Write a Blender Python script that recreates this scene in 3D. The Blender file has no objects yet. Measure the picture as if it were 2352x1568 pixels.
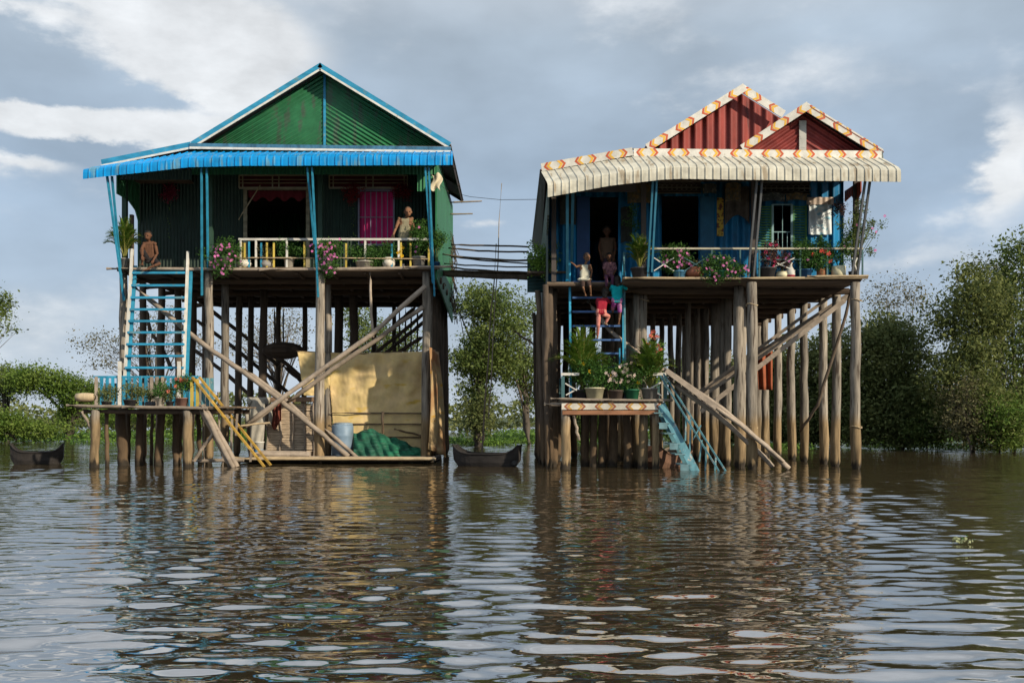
import bpy, math, random
import numpy as np
from mathutils import Vector as V, Matrix, noise as mnoise
sc = bpy.context.scene
R = math.radians
H, F, HY = 1.41, 2295.0, 958.0          # eye height (m); focal length and horizon row measured on the photo

# ---------------------------------------------------------------- camera
cd = bpy.data.cameras.new('camera'); cam = bpy.data.objects.new('camera', cd); sc.collection.objects.link(cam)
cam.location = (0, 0, H); cam.rotation_euler = (R(90), 0, 0)
cd.sensor_width = 36; cd.lens = 36 * F / 2352; cd.shift_y = (HY - 784) / 2352; cd.clip_start = .1; cd.clip_end = 6000
sc.camera = cam
sc.view_settings.view_transform = 'Standard'; sc.view_settings.look = 'None'
sc.view_settings.exposure = 0.18; sc.view_settings.gamma = 1
sc.render.film_transparent = False
sc.cycles.use_denoising = True
sc.cycles.max_bounces = 6; sc.cycles.transparent_max_bounces = 8
sc.cycles.caustics_reflective = False; sc.cycles.caustics_refractive = False

# ---------------------------------------------------------------- sun
SUN = V((1.25, -1.0, .72)).normalized()
sl = bpy.data.lights.new('sun', 'SUN'); sl.energy = 4.2; sl.angle = R(1.0); sl.color = (1, .86, .66)
so = bpy.data.objects.new('sun', sl); sc.collection.objects.link(so)
so.location = SUN * 60; so.rotation_euler = SUN.to_track_quat('Z', 'Y').to_euler()

# ---------------------------------------------------------------- sky
def mk(nt, typ, **kw):
    n = nt.nodes.new(typ)
    for k, v in kw.items():
        if k.startswith('i_'): n.inputs[int(k[2:])].default_value = v
        else: setattr(n, k, v)
    return n
def world():
    w = bpy.data.worlds.new('World'); sc.world = w; w.use_nodes = True
    nt = w.node_tree; nt.nodes.clear(); L = nt.links.new
    out = mk(nt, 'ShaderNodeOutputWorld')
    sky = mk(nt, 'ShaderNodeTexSky', sky_type='NISHITA', sun_disc=False)
    sky.sun_elevation = math.asin(SUN.z); sky.sun_rotation = math.atan2(SUN.x, SUN.y) % (2 * math.pi)
    sky.air_density = 1.2; sky.dust_density = 2.0
    tc = mk(nt, 'ShaderNodeTexCoord')
    sep = mk(nt, 'ShaderNodeSeparateXYZ'); L(tc.outputs['Generated'], sep.inputs[0])
    def M(op, a, b=None, c=None):
        n = mk(nt, 'ShaderNodeMath', operation=op)
        for i, x in enumerate((a, b, c)):
            if x is None: continue
            if isinstance(x, (int, float)): n.inputs[i].default_value = x
            else: L(x, n.inputs[i])
        return n.outputs[0]
    az = M('ARCTAN2', sep.outputs[0], sep.outputs[1]); el = M('ARCSINE', sep.outputs[2])
    comb = mk(nt, 'ShaderNodeCombineXYZ'); L(az, comb.inputs[0]); L(el, comb.inputs[1])
    # cloud banks: soft ellipses in azimuth / elevation, edges broken up by noise
    mp = mk(nt, 'ShaderNodeMapping'); mp.inputs['Scale'].default_value = (5.5, 11, 5)
    L(comb.outputs[0], mp.inputs[0])
    n1 = mk(nt, 'ShaderNodeTexNoise'); n1.inputs['Scale'].default_value = 1.3; n1.inputs['Detail'].default_value = 7; n1.inputs['Roughness'].default_value = .58
    L(mp.outputs[0], n1.inputs['Vector'])
    warp = mk(nt, 'ShaderNodeVectorMath', operation='SUBTRACT'); L(n1.outputs['Color'], warp.inputs[0]); warp.inputs[1].default_value = (.5, .5, .5)
    ws = mk(nt, 'ShaderNodeVectorMath', operation='MULTIPLY_ADD'); L(warp.outputs[0], ws.inputs[0]); ws.inputs[1].default_value = (.16, .075, 0); L(comb.outputs[0], ws.inputs[2])
    def blobs(lst):
        tot = None
        for px, py, rx, ry, wt in lst:
            u = math.atan((px - 1176) / F); v = math.atan((HY - py) / F * math.cos(u))
            a = mk(nt, 'ShaderNodeVectorMath', operation='SUBTRACT'); L(ws.outputs[0], a.inputs[0]); a.inputs[1].default_value = (u, v, 0)
            b = mk(nt, 'ShaderNodeVectorMath', operation='MULTIPLY'); L(a.outputs[0], b.inputs[0]); b.inputs[1].default_value = (F / rx, F / ry, 0)
            d = mk(nt, 'ShaderNodeVectorMath', operation='DOT_PRODUCT'); L(b.outputs[0], d.inputs[0]); L(b.outputs[0], d.inputs[1])
            e = M('POWER', 2.718, M('MULTIPLY', d.outputs['Value'], -1))
            tot = M('MULTIPLY_ADD', e, wt, tot if tot is not None else 0.0)
        return tot
    white = blobs([(330, 60, 260, 120, 1.0), (430, 175, 130, 60, 1.0), (500, 225, 70, 22, .6), (560, 120, 120, 70, .3), (200, 10, 260, 30, .5), (60, 55, 90, 22, .5), (150, 278, 330, 44, 1.05), (330, 305, 240, 34, .7), (560, 300, 160, 60, .3), (560, 60, 170, 90, .35), (60, 398, 80, 22, .75), (0, 250, 120, 26, .6),
                   (2330, 360, 60, 80, .9), (2290, 440, 60, 70, .45), (2240, 520, 90, 60, .3), (1105, 505, 45, 20, .7), (2080, 610, 90, 22, .5), (650, 105, 110, 60, .3), (1900, 150, 330, 80, .45), (2200, 60, 220, 90, -.5), (1380, 60, 200, 60, .3), (1250, 240, 200, 140, -.45), (1980, 330, 220, 60, -.2), (2300, 640, 160, 40, .35), (700, 240, 260, 100, .1), (600, 190, 90, 120, .35), (30, 560, 260, 80, -.2), (40, 740, 300, 60, .2),
                   (60, 150, 190, 50, -1.0), (200, 205, 150, 28, -.7), (430, 235, 150, 16, -.6), (80, 20, 100, 22, -.5), (190, 355, 230, 20, -1.3), (610, 150, 60, 24, -.4),
                   (-900, 300, 500, 120, .9), (3500, 250, 500, 120, .7), (-2500, 500, 900, 200, .8)])
    # faint general mottling of the overcast
    n2 = mk(nt, 'ShaderNodeTexNoise'); n2.inputs['Scale'].default_value = .8; n2.inputs['Detail'].default_value = 6; n2.inputs['Roughness'].default_value = .5
    L(mp.outputs[0], n2.inputs['Vector'])
    w2 = M('ADD', white, M('MULTIPLY', M('SUBTRACT', n1.outputs['Fac'], .5), 1.9))
    mr = mk(nt, 'ShaderNodeMapRange', interpolation_type='SMOOTHSTEP'); L(w2, mr.inputs[0]); mr.inputs[1].default_value = .05; mr.inputs[2].default_value = .95
    # base colour of the cloud sheet: blue grey high up, a little paler and warmer at the horizon
    ramp = mk(nt, 'ShaderNodeValToRGB'); L(el, ramp.inputs[0]); cr = ramp.color_ramp
    cr.elements[0].position = 0; cr.elements[0].color = (.56, .64, .73, 1)
    cr.elements[1].position = 1; cr.elements[1].color = (.44, .53, .63, 1)
    for p, c in ((.06, (.49, .58, .69, 1)), (.13, (.43, .54, .68, 1)), (.22, (.375, .485, .625, 1)), (.36, (.44, .53, .63, 1)), (.42, (.56, .62, .69, 1)), (.55, (.70, .76, .83, 1)), (.85, (.78, .82, .88, 1))):
        e = cr.elements.new(p); e.color = c
    mott = mk(nt, 'ShaderNodeMapRange'); L(n2.outputs['Fac'], mott.inputs[0]); mott.inputs[1].default_value = .3; mott.inputs[2].default_value = .72; mott.inputs[3].default_value = .80; mott.inputs[4].default_value = 1.24
    mul = mk(nt, 'ShaderNodeVectorMath', operation='SCALE'); L(ramp.outputs[0], mul.inputs[0]); L(mott.outputs[0], mul.inputs['Scale'])
    mix = mk(nt, 'ShaderNodeMix', data_type='RGBA'); L(mr.outputs[0], mix.inputs[0]); L(mul.outputs[0], mix.inputs[6]); wm = mk(nt, 'ShaderNodeMapRange'); L(n1.outputs['Fac'], wm.inputs[0]); wm.inputs[1].default_value = .32; wm.inputs[2].default_value = .62; wm.inputs[3].default_value = .70; wm.inputs[4].default_value = 1.0
    wc = mk(nt, 'ShaderNodeVectorMath', operation='SCALE'); wc.inputs[0].default_value = (.97, 1.0, 1.03); L(wm.outputs[0], wc.inputs['Scale']); L(wc.outputs[0], mix.inputs[7])
    b1 = mk(nt, 'ShaderNodeBackground'); L(sky.outputs[0], b1.inputs[0]); b1.inputs[1].default_value = .06
    b2 = mk(nt, 'ShaderNodeBackground'); L(mix.outputs[2], b2.inputs[0]); b2.inputs[1].default_value = .92
    ms = mk(nt, 'ShaderNodeMixShader'); ms.inputs[0].default_value = .88; L(b1.outputs[0], ms.inputs[1]); L(b2.outputs[0], ms.inputs[2])
    L(ms.outputs[0], out.inputs[0])
world()

# ---------------------------------------------------------------- helpers
rnd = random.Random(7)
def W(px, py, D, z=None):               # a point measured on the photo, at distance D
    return V(((px - 1176) / F * D, D, H + (HY - py) / F * D if z is None else z))
def X(px, D): return (px - 1176) / F * D
def Z(py, D): return H + (HY - py) / F * D

MATS = {}
def mat(name, col, rough=.75, var=.14, scale=(3, 3, 3), bump=0, bscale=20, corr=None, cstr=.6, metal=0, spec=.3, spots=None, stain=None, trans=0, hue=None, wmix=None, rand=.12):
    if name in MATS: return MATS[name]
    m = bpy.data.materials.new(name); m.use_nodes = True; nt = m.node_tree; L = nt.links.new
    b = nt.nodes['Principled BSDF']; b.inputs['Roughness'].default_value = rough; b.inputs['Metallic'].default_value = metal
    b.inputs['Specular IOR Level'].default_value = spec
    tc = mk(nt, 'ShaderNodeTexCoord'); mp = mk(nt, 'ShaderNodeMapping'); mp.inputs['Scale'].default_value = scale
    L(tc.outputs['Object'], mp.inputs[0])
    nz = mk(nt, 'ShaderNodeTexNoise'); nz.inputs['Scale'].default_value = 1; nz.inputs['Detail'].default_value = 6; nz.inputs['Roughness'].default_value = .62
    L(mp.outputs[0], nz.inputs['Vector'])
    rp = mk(nt, 'ShaderNodeMapRange'); L(nz.outputs['Fac'], rp.inputs[0]); rp.inputs[1].default_value = .3; rp.inputs[2].default_value = .7
    rp.inputs[3].default_value = 1 - var * 1.6; rp.inputs[4].default_value = 1 + var * 1.6
    oi = mk(nt, 'ShaderNodeObjectInfo'); r2 = mk(nt, 'ShaderNodeMapRange'); L(oi.outputs['Random'], r2.inputs[0]); r2.inputs[3].default_value = 1 - rand; r2.inputs[4].default_value = 1 + rand
    mm = mk(nt, 'ShaderNodeMath', operation='MULTIPLY'); L(rp.outputs[0], mm.inputs[0]); L(r2.outputs[0], mm.inputs[1])
    base = mk(nt, 'ShaderNodeRGB'); base.outputs[0].default_value = (*col, 1); cur = base.outputs[0]
    def mixin(cur, fac, c2):
        x = mk(nt, 'ShaderNodeMix', data_type='RGBA'); L(fac, x.inputs[0]); L(cur, x.inputs[6])
        x.inputs[7].default_value = (*c2, 1); return x.outputs[2]
    if hue:                              # second colour in broad patches
        n3 = mk(nt, 'ShaderNodeTexNoise'); n3.inputs['Scale'].default_value = hue[1]; n3.inputs['Detail'].default_value = 4
        L(tc.outputs['Object'], n3.inputs['Vector'])
        q = mk(nt, 'ShaderNodeMapRange'); L(n3.outputs['Fac'], q.inputs[0]); q.inputs[1].default_value = .42; q.inputs[2].default_value = .62
        cur = mixin(cur, q.outputs[0], hue[0])
    if spots:                            # small marks: (colour, scale vector, threshold)
        mp2 = mk(nt, 'ShaderNodeMapping'); mp2.inputs['Scale'].default_value = spots[1]; L(tc.outputs['Object'], mp2.inputs[0])
        n4 = mk(nt, 'ShaderNodeTexNoise'); n4.inputs['Scale'].default_value = 1; n4.inputs['Detail'].default_value = 5; L(mp2.outputs[0], n4.inputs['Vector'])
        q = mk(nt, 'ShaderNodeMapRange'); L(n4.outputs['Fac'], q.inputs[0]); q.inputs[1].default_value = spots[2]; q.inputs[2].default_value = spots[2] + .08
        cur = mixin(cur, q.outputs[0], spots[0])
    if stain:                            # high water mark: (colour, height)
        g = mk(nt, 'ShaderNodeNewGeometry'); s = mk(nt, 'ShaderNodeSeparateXYZ'); L(g.outputs['Position'], s.inputs[0])
        ad = mk(nt, 'ShaderNodeMath', operation='MULTIPLY_ADD'); L(nz.outputs['Fac'], ad.inputs[0]); ad.inputs[1].default_value = .5; L(s.outputs[2], ad.inputs[2])
        q = mk(nt, 'ShaderNodeMapRange'); L(ad.outputs[0], q.inputs[0]); q.inputs[1].default_value = stain[1] + .45; q.inputs[2].default_value = stain[1] + .1
        cur = mixin(cur, q.outputs[0], stain[0])
        q = mk(nt, 'ShaderNodeMapRange'); L(ad.outputs[0], q.inputs[0]); q.inputs[1].default_value = .48; q.inputs[2].default_value = .36
        cur = mixin(cur, q.outputs[0], (.035, .028, .02))
    sc_ = mk(nt, 'ShaderNodeVectorMath', operation='SCALE'); L(cur, sc_.inputs[0]); L(mm.outputs[0], sc_.inputs['Scale'])
    L(sc_.outputs[0], b.inputs['Base Color'])
    hgt = None
    if bump:
        n5 = mk(nt, 'ShaderNodeTexNoise'); n5.inputs['Scale'].default_value = bscale; n5.inputs['Detail'].default_value = 4
        mp3 = mk(nt, 'ShaderNodeMapping'); k = max(scale); mp3.inputs['Scale'].default_value = tuple(s / k for s in scale)
        L(tc.outputs['Object'], mp3.inputs[0]); L(mp3.outputs[0], n5.inputs['Vector'])
        bp = mk(nt, 'ShaderNodeBump'); bp.inputs['Strength'].default_value = bump; bp.inputs['Distance'].default_value = .02
        L(n5.outputs['Fac'], bp.inputs['Height']); hgt = bp.outputs[0]
    if corr:                             # corrugated sheet: (direction across the ribs, pitch)
        dp = mk(nt, 'ShaderNodeVectorMath', operation='DOT_PRODUCT'); L(tc.outputs['Object'], dp.inputs[0])
        d = V(corr[0]).normalized() * (2 * math.pi / corr[1]); dp.inputs[1].default_value = d
        sn = mk(nt, 'ShaderNodeMath', operation='SINE'); L(dp.outputs['Value'], sn.inputs[0])
        bp = mk(nt, 'ShaderNodeBump'); bp.inputs['Strength'].default_value = cstr; bp.inputs['Distance'].default_value = corr[1] * .22
        L(sn.outputs[0], bp.inputs['Height'])
        if hgt: L(hgt, bp.inputs['Normal'])
        hgt = bp.outputs[0]
    if hgt: L(hgt, b.inputs['Normal'])
    if trans:
        t = mk(nt, 'ShaderNodeBsdfTranslucent'); L(sc_.outputs[0], t.inputs[0]); x = mk(nt, 'ShaderNodeMixShader'); x.inputs[0].default_value = trans
        L(b.outputs[0], x.inputs[1]); L(t.outputs[0], x.inputs[2]); L(x.outputs[0], nt.nodes['Material Output'].inputs[0])
    MATS[name] = m; return m

def root_loc(p):
    while p.parent is not None: p = p.parent
    return V(p.location)
def tag(o, label=None, cat=None, group=None, kind=None):
    if label: o['label'] = label
    if cat: o['category'] = cat
    if group: o['group'] = group
    if kind: o['kind'] = kind
    return o
def thing(name, label, cat, loc, group=None):
    o = bpy.data.objects.new(name, None); sc.collection.objects.link(o); o.location = loc; o.empty_display_size = .2
    return tag(o, label, cat, group)

def perp(d):
    r = V((0, 0, 1)) if abs(d.z) < .9 else V((1, 0, 0))
    u = d.cross(r).normalized(); return u, u.cross(d).normalized()
class MB:
    def __init__(s): s.v = []; s.f = []; s.m = []
    def add(s, vs, fs, mi=0):
        n = len(s.v); s.v += [tuple(v) for v in vs]; s.f += [tuple(i + n for i in f) for f in fs]; s.m += [mi] * len(fs); return s
    def box(s, a, b, mi=0):
        (x0, y0, z0), (x1, y1, z1) = a, b
        return s.add([(x0, y0, z0), (x1, y0, z0), (x1, y1, z0), (x0, y1, z0), (x0, y0, z1), (x1, y0, z1), (x1, y1, z1), (x0, y1, z1)],
                     [(0, 3, 2, 1), (4, 5, 6, 7), (0, 1, 5, 4), (1, 2, 6, 5), (2, 3, 7, 6), (3, 0, 4, 7)], mi)
    def beam(s, a, b, w, h, mi=0):       # w across, h up
        a = V(a); b = V(b); d = (b - a).normalized(); u, v = perp(d)
        P = [a + u * i * w / 2 + v * j * h / 2 for i, j in ((-1, -1), (1, -1), (1, 1), (-1, 1))] + [b + u * i * w / 2 + v * j * h / 2 for i, j in ((-1, -1), (1, -1), (1, 1), (-1, 1))]
        return s.add(P, [(0, 1, 2, 3), (7, 6, 5, 4), (0, 4, 5, 1), (1, 5, 6, 2), (2, 6, 7, 3), (3, 7, 4, 0)], mi)
    def tube(s, pts, rad, n=7, mi=0):
        pts = [V(p) for p in pts]; k = len(pts); rad = rad if isinstance(rad, (list, tuple)) else [rad] * k
        vs = []; u0 = None
        for i, p in enumerate(pts):
            d = (pts[min(i + 1, k - 1)] - pts[max(i - 1, 0)]).normalized()
            if u0 is None: u, v = perp(d)
            else: u = (u0 - d * u0.dot(d)).normalized(); v = d.cross(u)
            u0 = u
            for j in range(n):
                t = 2 * math.pi * j / n; vs.append(p + (u * math.cos(t) + v * math.sin(t)) * rad[i])
        fs = [(i * n + j, i * n + (j + 1) % n, (i + 1) * n + (j + 1) % n, (i + 1) * n + j) for i in range(k - 1) for j in range(n)]
        fs += [tuple(range(n - 1, -1, -1)), tuple(range((k - 1) * n, k * n))]
        return s.add(vs, fs, mi)
    def log(s, a, b, r0, r1=None, wob=.03, seg=6, n=8, mi=0):
        a = V(a); b = V(b); r1 = r0 if r1 is None else r1; pts = []; rr = []
        for i in range(seg + 1):
            t = i / seg; p = a.lerp(b, t); k = 1 if 0 < i < seg else .3
            pts.append(p + V((rnd.uniform(-1, 1), rnd.uniform(-1, 1), rnd.uniform(-.3, .3))) * wob * k); rr.append((r0 + (r1 - r0) * t) * rnd.uniform(.93, 1.07))
        return s.tube(pts, rr, n, mi)
    def prism(s, poly, off, mi=0):       # planar polygon pushed along off
        n = len(poly); P = [V(p) for p in poly]; off = V(off)
        fs = [tuple(range(n)), tuple(range(2 * n - 1, n - 1, -1))] + [(i, i + n, (i + 1) % n + n, (i + 1) % n) for i in range(n)]
        return s.add(P + [p + off for p in P], fs, mi)
    def ell(s, c, r, nu=10, nv=7, mi=0):
        c = V(c); r = (r, r, r) if isinstance(r, (int, float)) else r
        vs = [c + V((0, 0, -r[2]))]
        for i in range(1, nv):
            a = -math.pi / 2 + math.pi * i / nv
            for j in range(nu):
                t = 2 * math.pi * j / nu; vs.append(c + V((r[0] * math.cos(a) * math.cos(t), r[1] * math.cos(a) * math.sin(t), r[2] * math.sin(a))))
        vs.append(c + V((0, 0, r[2]))); e = len(vs) - 1
        fs = [(0, 1 + (j + 1) % nu, 1 + j) for j in range(nu)] + [(1 + i * nu + j, 1 + i * nu + (j + 1) % nu, 1 + (i + 1) * nu + (j + 1) % nu, 1 + (i + 1) * nu + j) for i in range(nv - 2) for j in range(nu)]
        fs += [(1 + (nv - 2) * nu + j, 1 + (nv - 2) * nu + (j + 1) % nu, e) for j in range(nu)]
        return s.add(vs, fs, mi)
    def lathe(s, c, prof, n=16, mi=0):
        c = V(c); k = len(prof); vs = [c + V((r * math.cos(2 * math.pi * j / n), r * math.sin(2 * math.pi * j / n), z)) for r, z in prof for j in range(n)]
        fs = [(i * n + j, i * n + (j + 1) % n, (i + 1) * n + (j + 1) % n, (i + 1) * n + j) for i in range(k - 1) for j in range(n)] + [tuple(range(n - 1, -1, -1)), tuple(range((k - 1) * n, k * n))]
        return s.add(vs, fs, mi)
    def grid(s, fn, nu, nv, mi=0):       # fn(u, v) -> point
        vs = [fn(i / nu, j / nv) for j in range(nv + 1) for i in range(nu + 1)]
        return s.add(vs, [(j * (nu + 1) + i, j * (nu + 1) + i + 1, (j + 1) * (nu + 1) + i + 1, (j + 1) * (nu + 1) + i) for j in range(nv) for i in range(nu)], mi)
    def build(s, name, m, parent=None, label=None, cat=None, group=None, kind=None, smooth=False):
        A = np.array(s.v, float)
        if parent is None:
            lo = A.min(0); hi = A.max(0); org = V(((lo[0] + hi[0]) / 2, (lo[1] + hi[1]) / 2, lo[2]))
            if kind in ('structure', 'stuff'): org = V((0, 0, 0))
        else: org = root_loc(parent)
        A -= np.array(org); me = bpy.data.meshes.new(name); me.from_pydata(A.tolist(), [], s.f)
        for x in (m if isinstance(m, (list, tuple)) else [m]): me.materials.append(x)
        if max(s.m, default=0) > 0: me.polygons.foreach_set('material_index', s.m)
        if smooth: me.polygons.foreach_set('use_smooth', [True] * len(me.polygons))
        me.update(); o = bpy.data.objects.new(name, me); sc.collection.objects.link(o)
        if parent is None: o.location = org
        else: o.parent = parent
        return tag(o, label, cat, group, kind)

# ---------------------------------------------------------------- materials
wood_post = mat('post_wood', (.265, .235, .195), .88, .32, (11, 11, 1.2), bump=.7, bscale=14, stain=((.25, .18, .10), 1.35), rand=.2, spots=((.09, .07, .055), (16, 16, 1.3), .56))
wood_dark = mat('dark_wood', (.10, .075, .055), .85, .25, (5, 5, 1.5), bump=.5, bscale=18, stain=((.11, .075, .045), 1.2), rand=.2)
wood_deck = mat('deck_wood', (.20, .15, .105), .85, .25, (1.5, 9, 9), bump=.5, bscale=12)
wood_pale = mat('pale_pole', (.42, .33, .21), .75, .2, (3, 6, 6), bump=.3, bscale=20)
wood_grey = mat('grey_pole', (.30, .25, .20), .85, .22, (3, 3, 3), bump=.5, bscale=14, rand=.2)
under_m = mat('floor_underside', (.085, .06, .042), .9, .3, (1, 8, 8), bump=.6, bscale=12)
blue_m = mat('blue_paint', (.03, .26, .42), .5, .2, (4, 4, 4), spots=((.25, .38, .42), (9, 9, 3), .68))
lblue_m = mat('pale_blue_paint', (.10, .25, .30), .65, .25, (6, 6, 3), spots=((.36, .36, .33), (9, 9, 9), .6))
white_m = mat('white_paint', (.62, .61, .56), .55, .12, (5, 5, 5), spots=((.42, .38, .3), (7, 7, 7), .66))
fas_blue = mat('fascia_blue', (.03, .26, .44), .5, .2, (2, 2, 6), spots=((.12, .26, .32), (4, 4, 4), .58))
awn_blue = mat('blue_awning_sheet', (.0, .25, .60), .4, .16, (2, 3, 3), spots=((.10, .28, .42), (7, 2, 1.2), .56), spec=.4)
awn_cream = mat('cream_awning_sheet', (.50, .485, .405), .5, .2, (2, 3, 3), spots=((.33, .28, .2), (8, 3, 1.2), .57), spec=.35)
red_m = mat('red_sheet', (.27, .05, .042), .6, .2, (3, 3, 1), corr=((1, 0, 0), .32), cstr=.8, spots=((.12, .03, .03), (8, 8, 1), .62))
red_l = mat('red_sheet_left_rake', (.26, .05, .045), .6, .2, (3, 3, 3), corr=((-.55, 0, .83), .17), cstr=.7)
red_r = mat('red_sheet_right_rake', (.26, .05, .045), .6, .2, (3, 3, 3), corr=((.55, 0, .83), .17), cstr=.7)
gre_l = mat('green_sheet_left_rake', (.028, .165, .07), .5, .14, (3, 3, 3), corr=((-.51, 0, .86), .115), cstr=.9, spots=((.06, .12, .075), (5, 5, 1.2), .55))
gre_r = mat('green_sheet_right_rake', (.028, .165, .07), .5, .14, (3, 3, 3), corr=((.51, 0, .86), .115), cstr=.9, spots=((.06, .12, .075), (5, 5, 1.2), .55))
gre_w = mat('green_wall_sheet', (.026, .15, .065), .55, .15, (3, 3, 1), corr=((1, 0, 0), .11), cstr=.9)
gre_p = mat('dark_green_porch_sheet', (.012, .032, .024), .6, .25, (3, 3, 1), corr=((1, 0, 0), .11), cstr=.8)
gre_s = mat('green_side_sheet', (.03, .17, .075), .5, .15, (3, 3, 1), corr=((0, 1, 0), .11), cstr=.9)
blu_w = mat('blue_wall_sheet', (.0, .165, .37), .5, .3, (3, 3, 1), corr=((1, 0, 0), .32), cstr=1)
grey_s = mat('grey_green_side_sheet', (.12, .16, .15), .6, .18, (3, 3, 1), corr=((0, 1, 0), .12), cstr=.9)
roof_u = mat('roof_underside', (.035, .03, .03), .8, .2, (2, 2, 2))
roof_m = mat('old_metal_roof', (.20, .20, .20), .6, .2, (2, 2, 2), corr=((0, 1, 0), .12), spots=((.16, .09, .05), (3, 3, 3), .58))
cream_m = mat('cream_lattice_paint', (.50, .47, .36), .6, .12)
orange_c = mat('orange_red_paint', (.50, .10, .035), .5, .08)
yellow_c = mat('yellow_paint', (.72, .42, .06), .5, .08)
# ---------------------------------------------------------------- water
def water():
    m = bpy.data.materials.new('river_water'); m.use_nodes = True; nt = m.node_tree; L = nt.links.new
    b = nt.nodes['Principled BSDF']; b.inputs['Roughness'].default_value = .03; b.inputs['IOR'].default_value = 7.0
    b.inputs['Base Color'].default_value = (.05, .038, .021, 1); b.inputs['Specular IOR Level'].default_value = .5
    g = mk(nt, 'ShaderNodeNewGeometry')
    def layer(scale, det, amp, dist=0):
        mp = mk(nt, 'ShaderNodeMapping'); mp.inputs['Scale'].default_value = scale; L(g.outputs['Position'], mp.inputs[0])
        n = mk(nt, 'ShaderNodeTexNoise'); n.inputs['Scale'].default_value = 1; n.inputs['Detail'].default_value = det; n.inputs['Roughness'].default_value = .45; n.inputs['Distortion'].default_value = dist
        L(mp.outputs[0], n.inputs['Vector'])
        s = mk(nt, 'ShaderNodeVectorMath', operation='SUBTRACT'); L(n.outputs['Color'], s.inputs[0]); s.inputs[1].default_value = (.5, .5, .5)
        k = mk(nt, 'ShaderNodeVectorMath', operation='MULTIPLY'); L(s.outputs[0], k.inputs[0]); k.inputs[1].default_value = (amp[0], amp[1], 0)
        return k.outputs[0]
    cur = layer((5, 18, 1), 2, (.10, .16)); far = layer((1.0, 3.2, 1), 2, (.10, .40))
    # beyond the modelled ripples the finer chop is left to the surface finish
    sp = mk(nt, 'ShaderNodeSeparateXYZ'); L(g.outputs['Position'], sp.inputs[0])
    fq = mk(nt, 'ShaderNodeMapRange'); L(sp.outputs[1], fq.inputs[0]); fq.inputs[1].default_value = 25; fq.inputs[2].default_value = 60; fq.inputs[3].default_value = 0; fq.inputs[4].default_value = 1
    fs = mk(nt, 'ShaderNodeVectorMath', operation='SCALE'); L(far, fs.inputs[0]); L(fq.outputs[0], fs.inputs['Scale'])
    ad = mk(nt, 'ShaderNodeVectorMath', operation='ADD'); L(cur, ad.inputs[0]); L(fs.outputs[0], ad.inputs[1]); cur = ad.outputs[0]
    mp = mk(nt, 'ShaderNodeMapping'); mp.inputs['Scale'].default_value = (.12, .2, 1); L(g.outputs['Position'], mp.inputs[0])
    n = mk(nt, 'ShaderNodeTexNoise'); n.inputs['Scale'].default_value = 1; n.inputs['Detail'].default_value = 3; L(mp.outputs[0], n.inputs['Vector'])
    q = mk(nt, 'ShaderNodeMapRange'); L(n.outputs['Fac'], q.inputs[0]); q.inputs[1].default_value = .35; q.inputs[2].default_value = .65; q.inputs[3].default_value = .4; q.inputs[4].default_value = 1.3
    s = mk(nt, 'ShaderNodeVectorMath', operation='SCALE'); L(cur, s.inputs[0]); L(q.outputs[0], s.inputs['Scale'])
    a = mk(nt, 'ShaderNodeVectorMath', operation='ADD'); L(s.outputs[0], a.inputs[0]); L(g.outputs['Normal'], a.inputs[1])
    nm = mk(nt, 'ShaderNodeVectorMath', operation='NORMALIZE'); L(a.outputs[0], nm.inputs[0]); L(nm.outputs[0], b.inputs['Normal'])
    # one continuous sheet whose ripples are real relief: many small wave trains running mostly along y
    ys = [2.0]
    while ys[-1] < 75: ys.append(ys[-1] + .030 * (max(ys[-1], 5) / 5) ** .62)
    while ys[-1] < 3000: ys.append(ys[-1] * 1.12)
    ys = np.array([-60, -20, -5] + ys); xp = [0.0]
    while xp[-1] < 7: xp.append(xp[-1] + .065)
    while xp[-1] < 20: xp.append(xp[-1] + .09)
    while xp[-1] < 45: xp.append(xp[-1] + .22)
    while xp[-1] < 1500: xp.append(xp[-1] * 1.15)
    xs = np.array([-x for x in xp[:0:-1]] + xp); Xg, Yg = np.meshgrid(xs, ys); sp_ = np.interp(Yg, ys[:-1], np.diff(ys)); Zg = np.zeros_like(Xg)
    r = np.random.default_rng(5); bands = [(.8, 1.7, 12, WS[0], .35), (.19, .5, 44, WS[1], .38), (.10, .19, 40, WS[2], .5)]
    patch = .92 + .22 * np.sin(Xg * .21 + Yg * .13 + 1) * np.sin(Yg * .31 - Xg * .09) + .12 * np.sin(Xg * .5 - Yg * .42)
    for l0, l1, n_, slope, spread in bands:
        for _ in range(n_):
            lam = r.uniform(l0, l1); k = 2 * math.pi / lam; th = r.normal(0, spread); kx, ky = k * math.sin(th), k * math.cos(th)
            am = slope * math.sqrt(2 / n_) / k; ph = r.uniform(0, 6.28); fade = np.clip((lam / (sp_ * 3.2) - 1), 0, 1) * np.clip((55 - np.abs(Xg)) / 15, 0, 1)
            Zg += am * fade * (patch if l0 < .6 else 1) * np.sin(kx * Xg + ky * Yg + ph + .6 * np.sin(.35 * Xg + ph))
    nx, ny = len(xs), len(ys); co = np.stack([Xg, Yg, Zg], -1).reshape(-1, 3).astype(np.float32)
    i = np.arange(nx * ny).reshape(ny, nx); f = np.stack([i[:-1, :-1], i[:-1, 1:], i[1:, 1:], i[1:, :-1]], -1).reshape(-1, 4).astype(np.int32)
    me = bpy.data.meshes.new('water'); me.vertices.add(len(co)); me.vertices.foreach_set('co', co.ravel()); me.loops.add(f.size); me.loops.foreach_set('vertex_index', f.ravel()); me.polygons.add(len(f))
    me.polygons.foreach_set('loop_start', np.arange(0, f.size, 4, dtype=np.int32)); me.polygons.foreach_set('loop_total', np.full(len(f), 4, np.int32)); me.polygons.foreach_set('use_smooth', np.ones(len(f), bool)); me.update(calc_edges=True)
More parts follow.
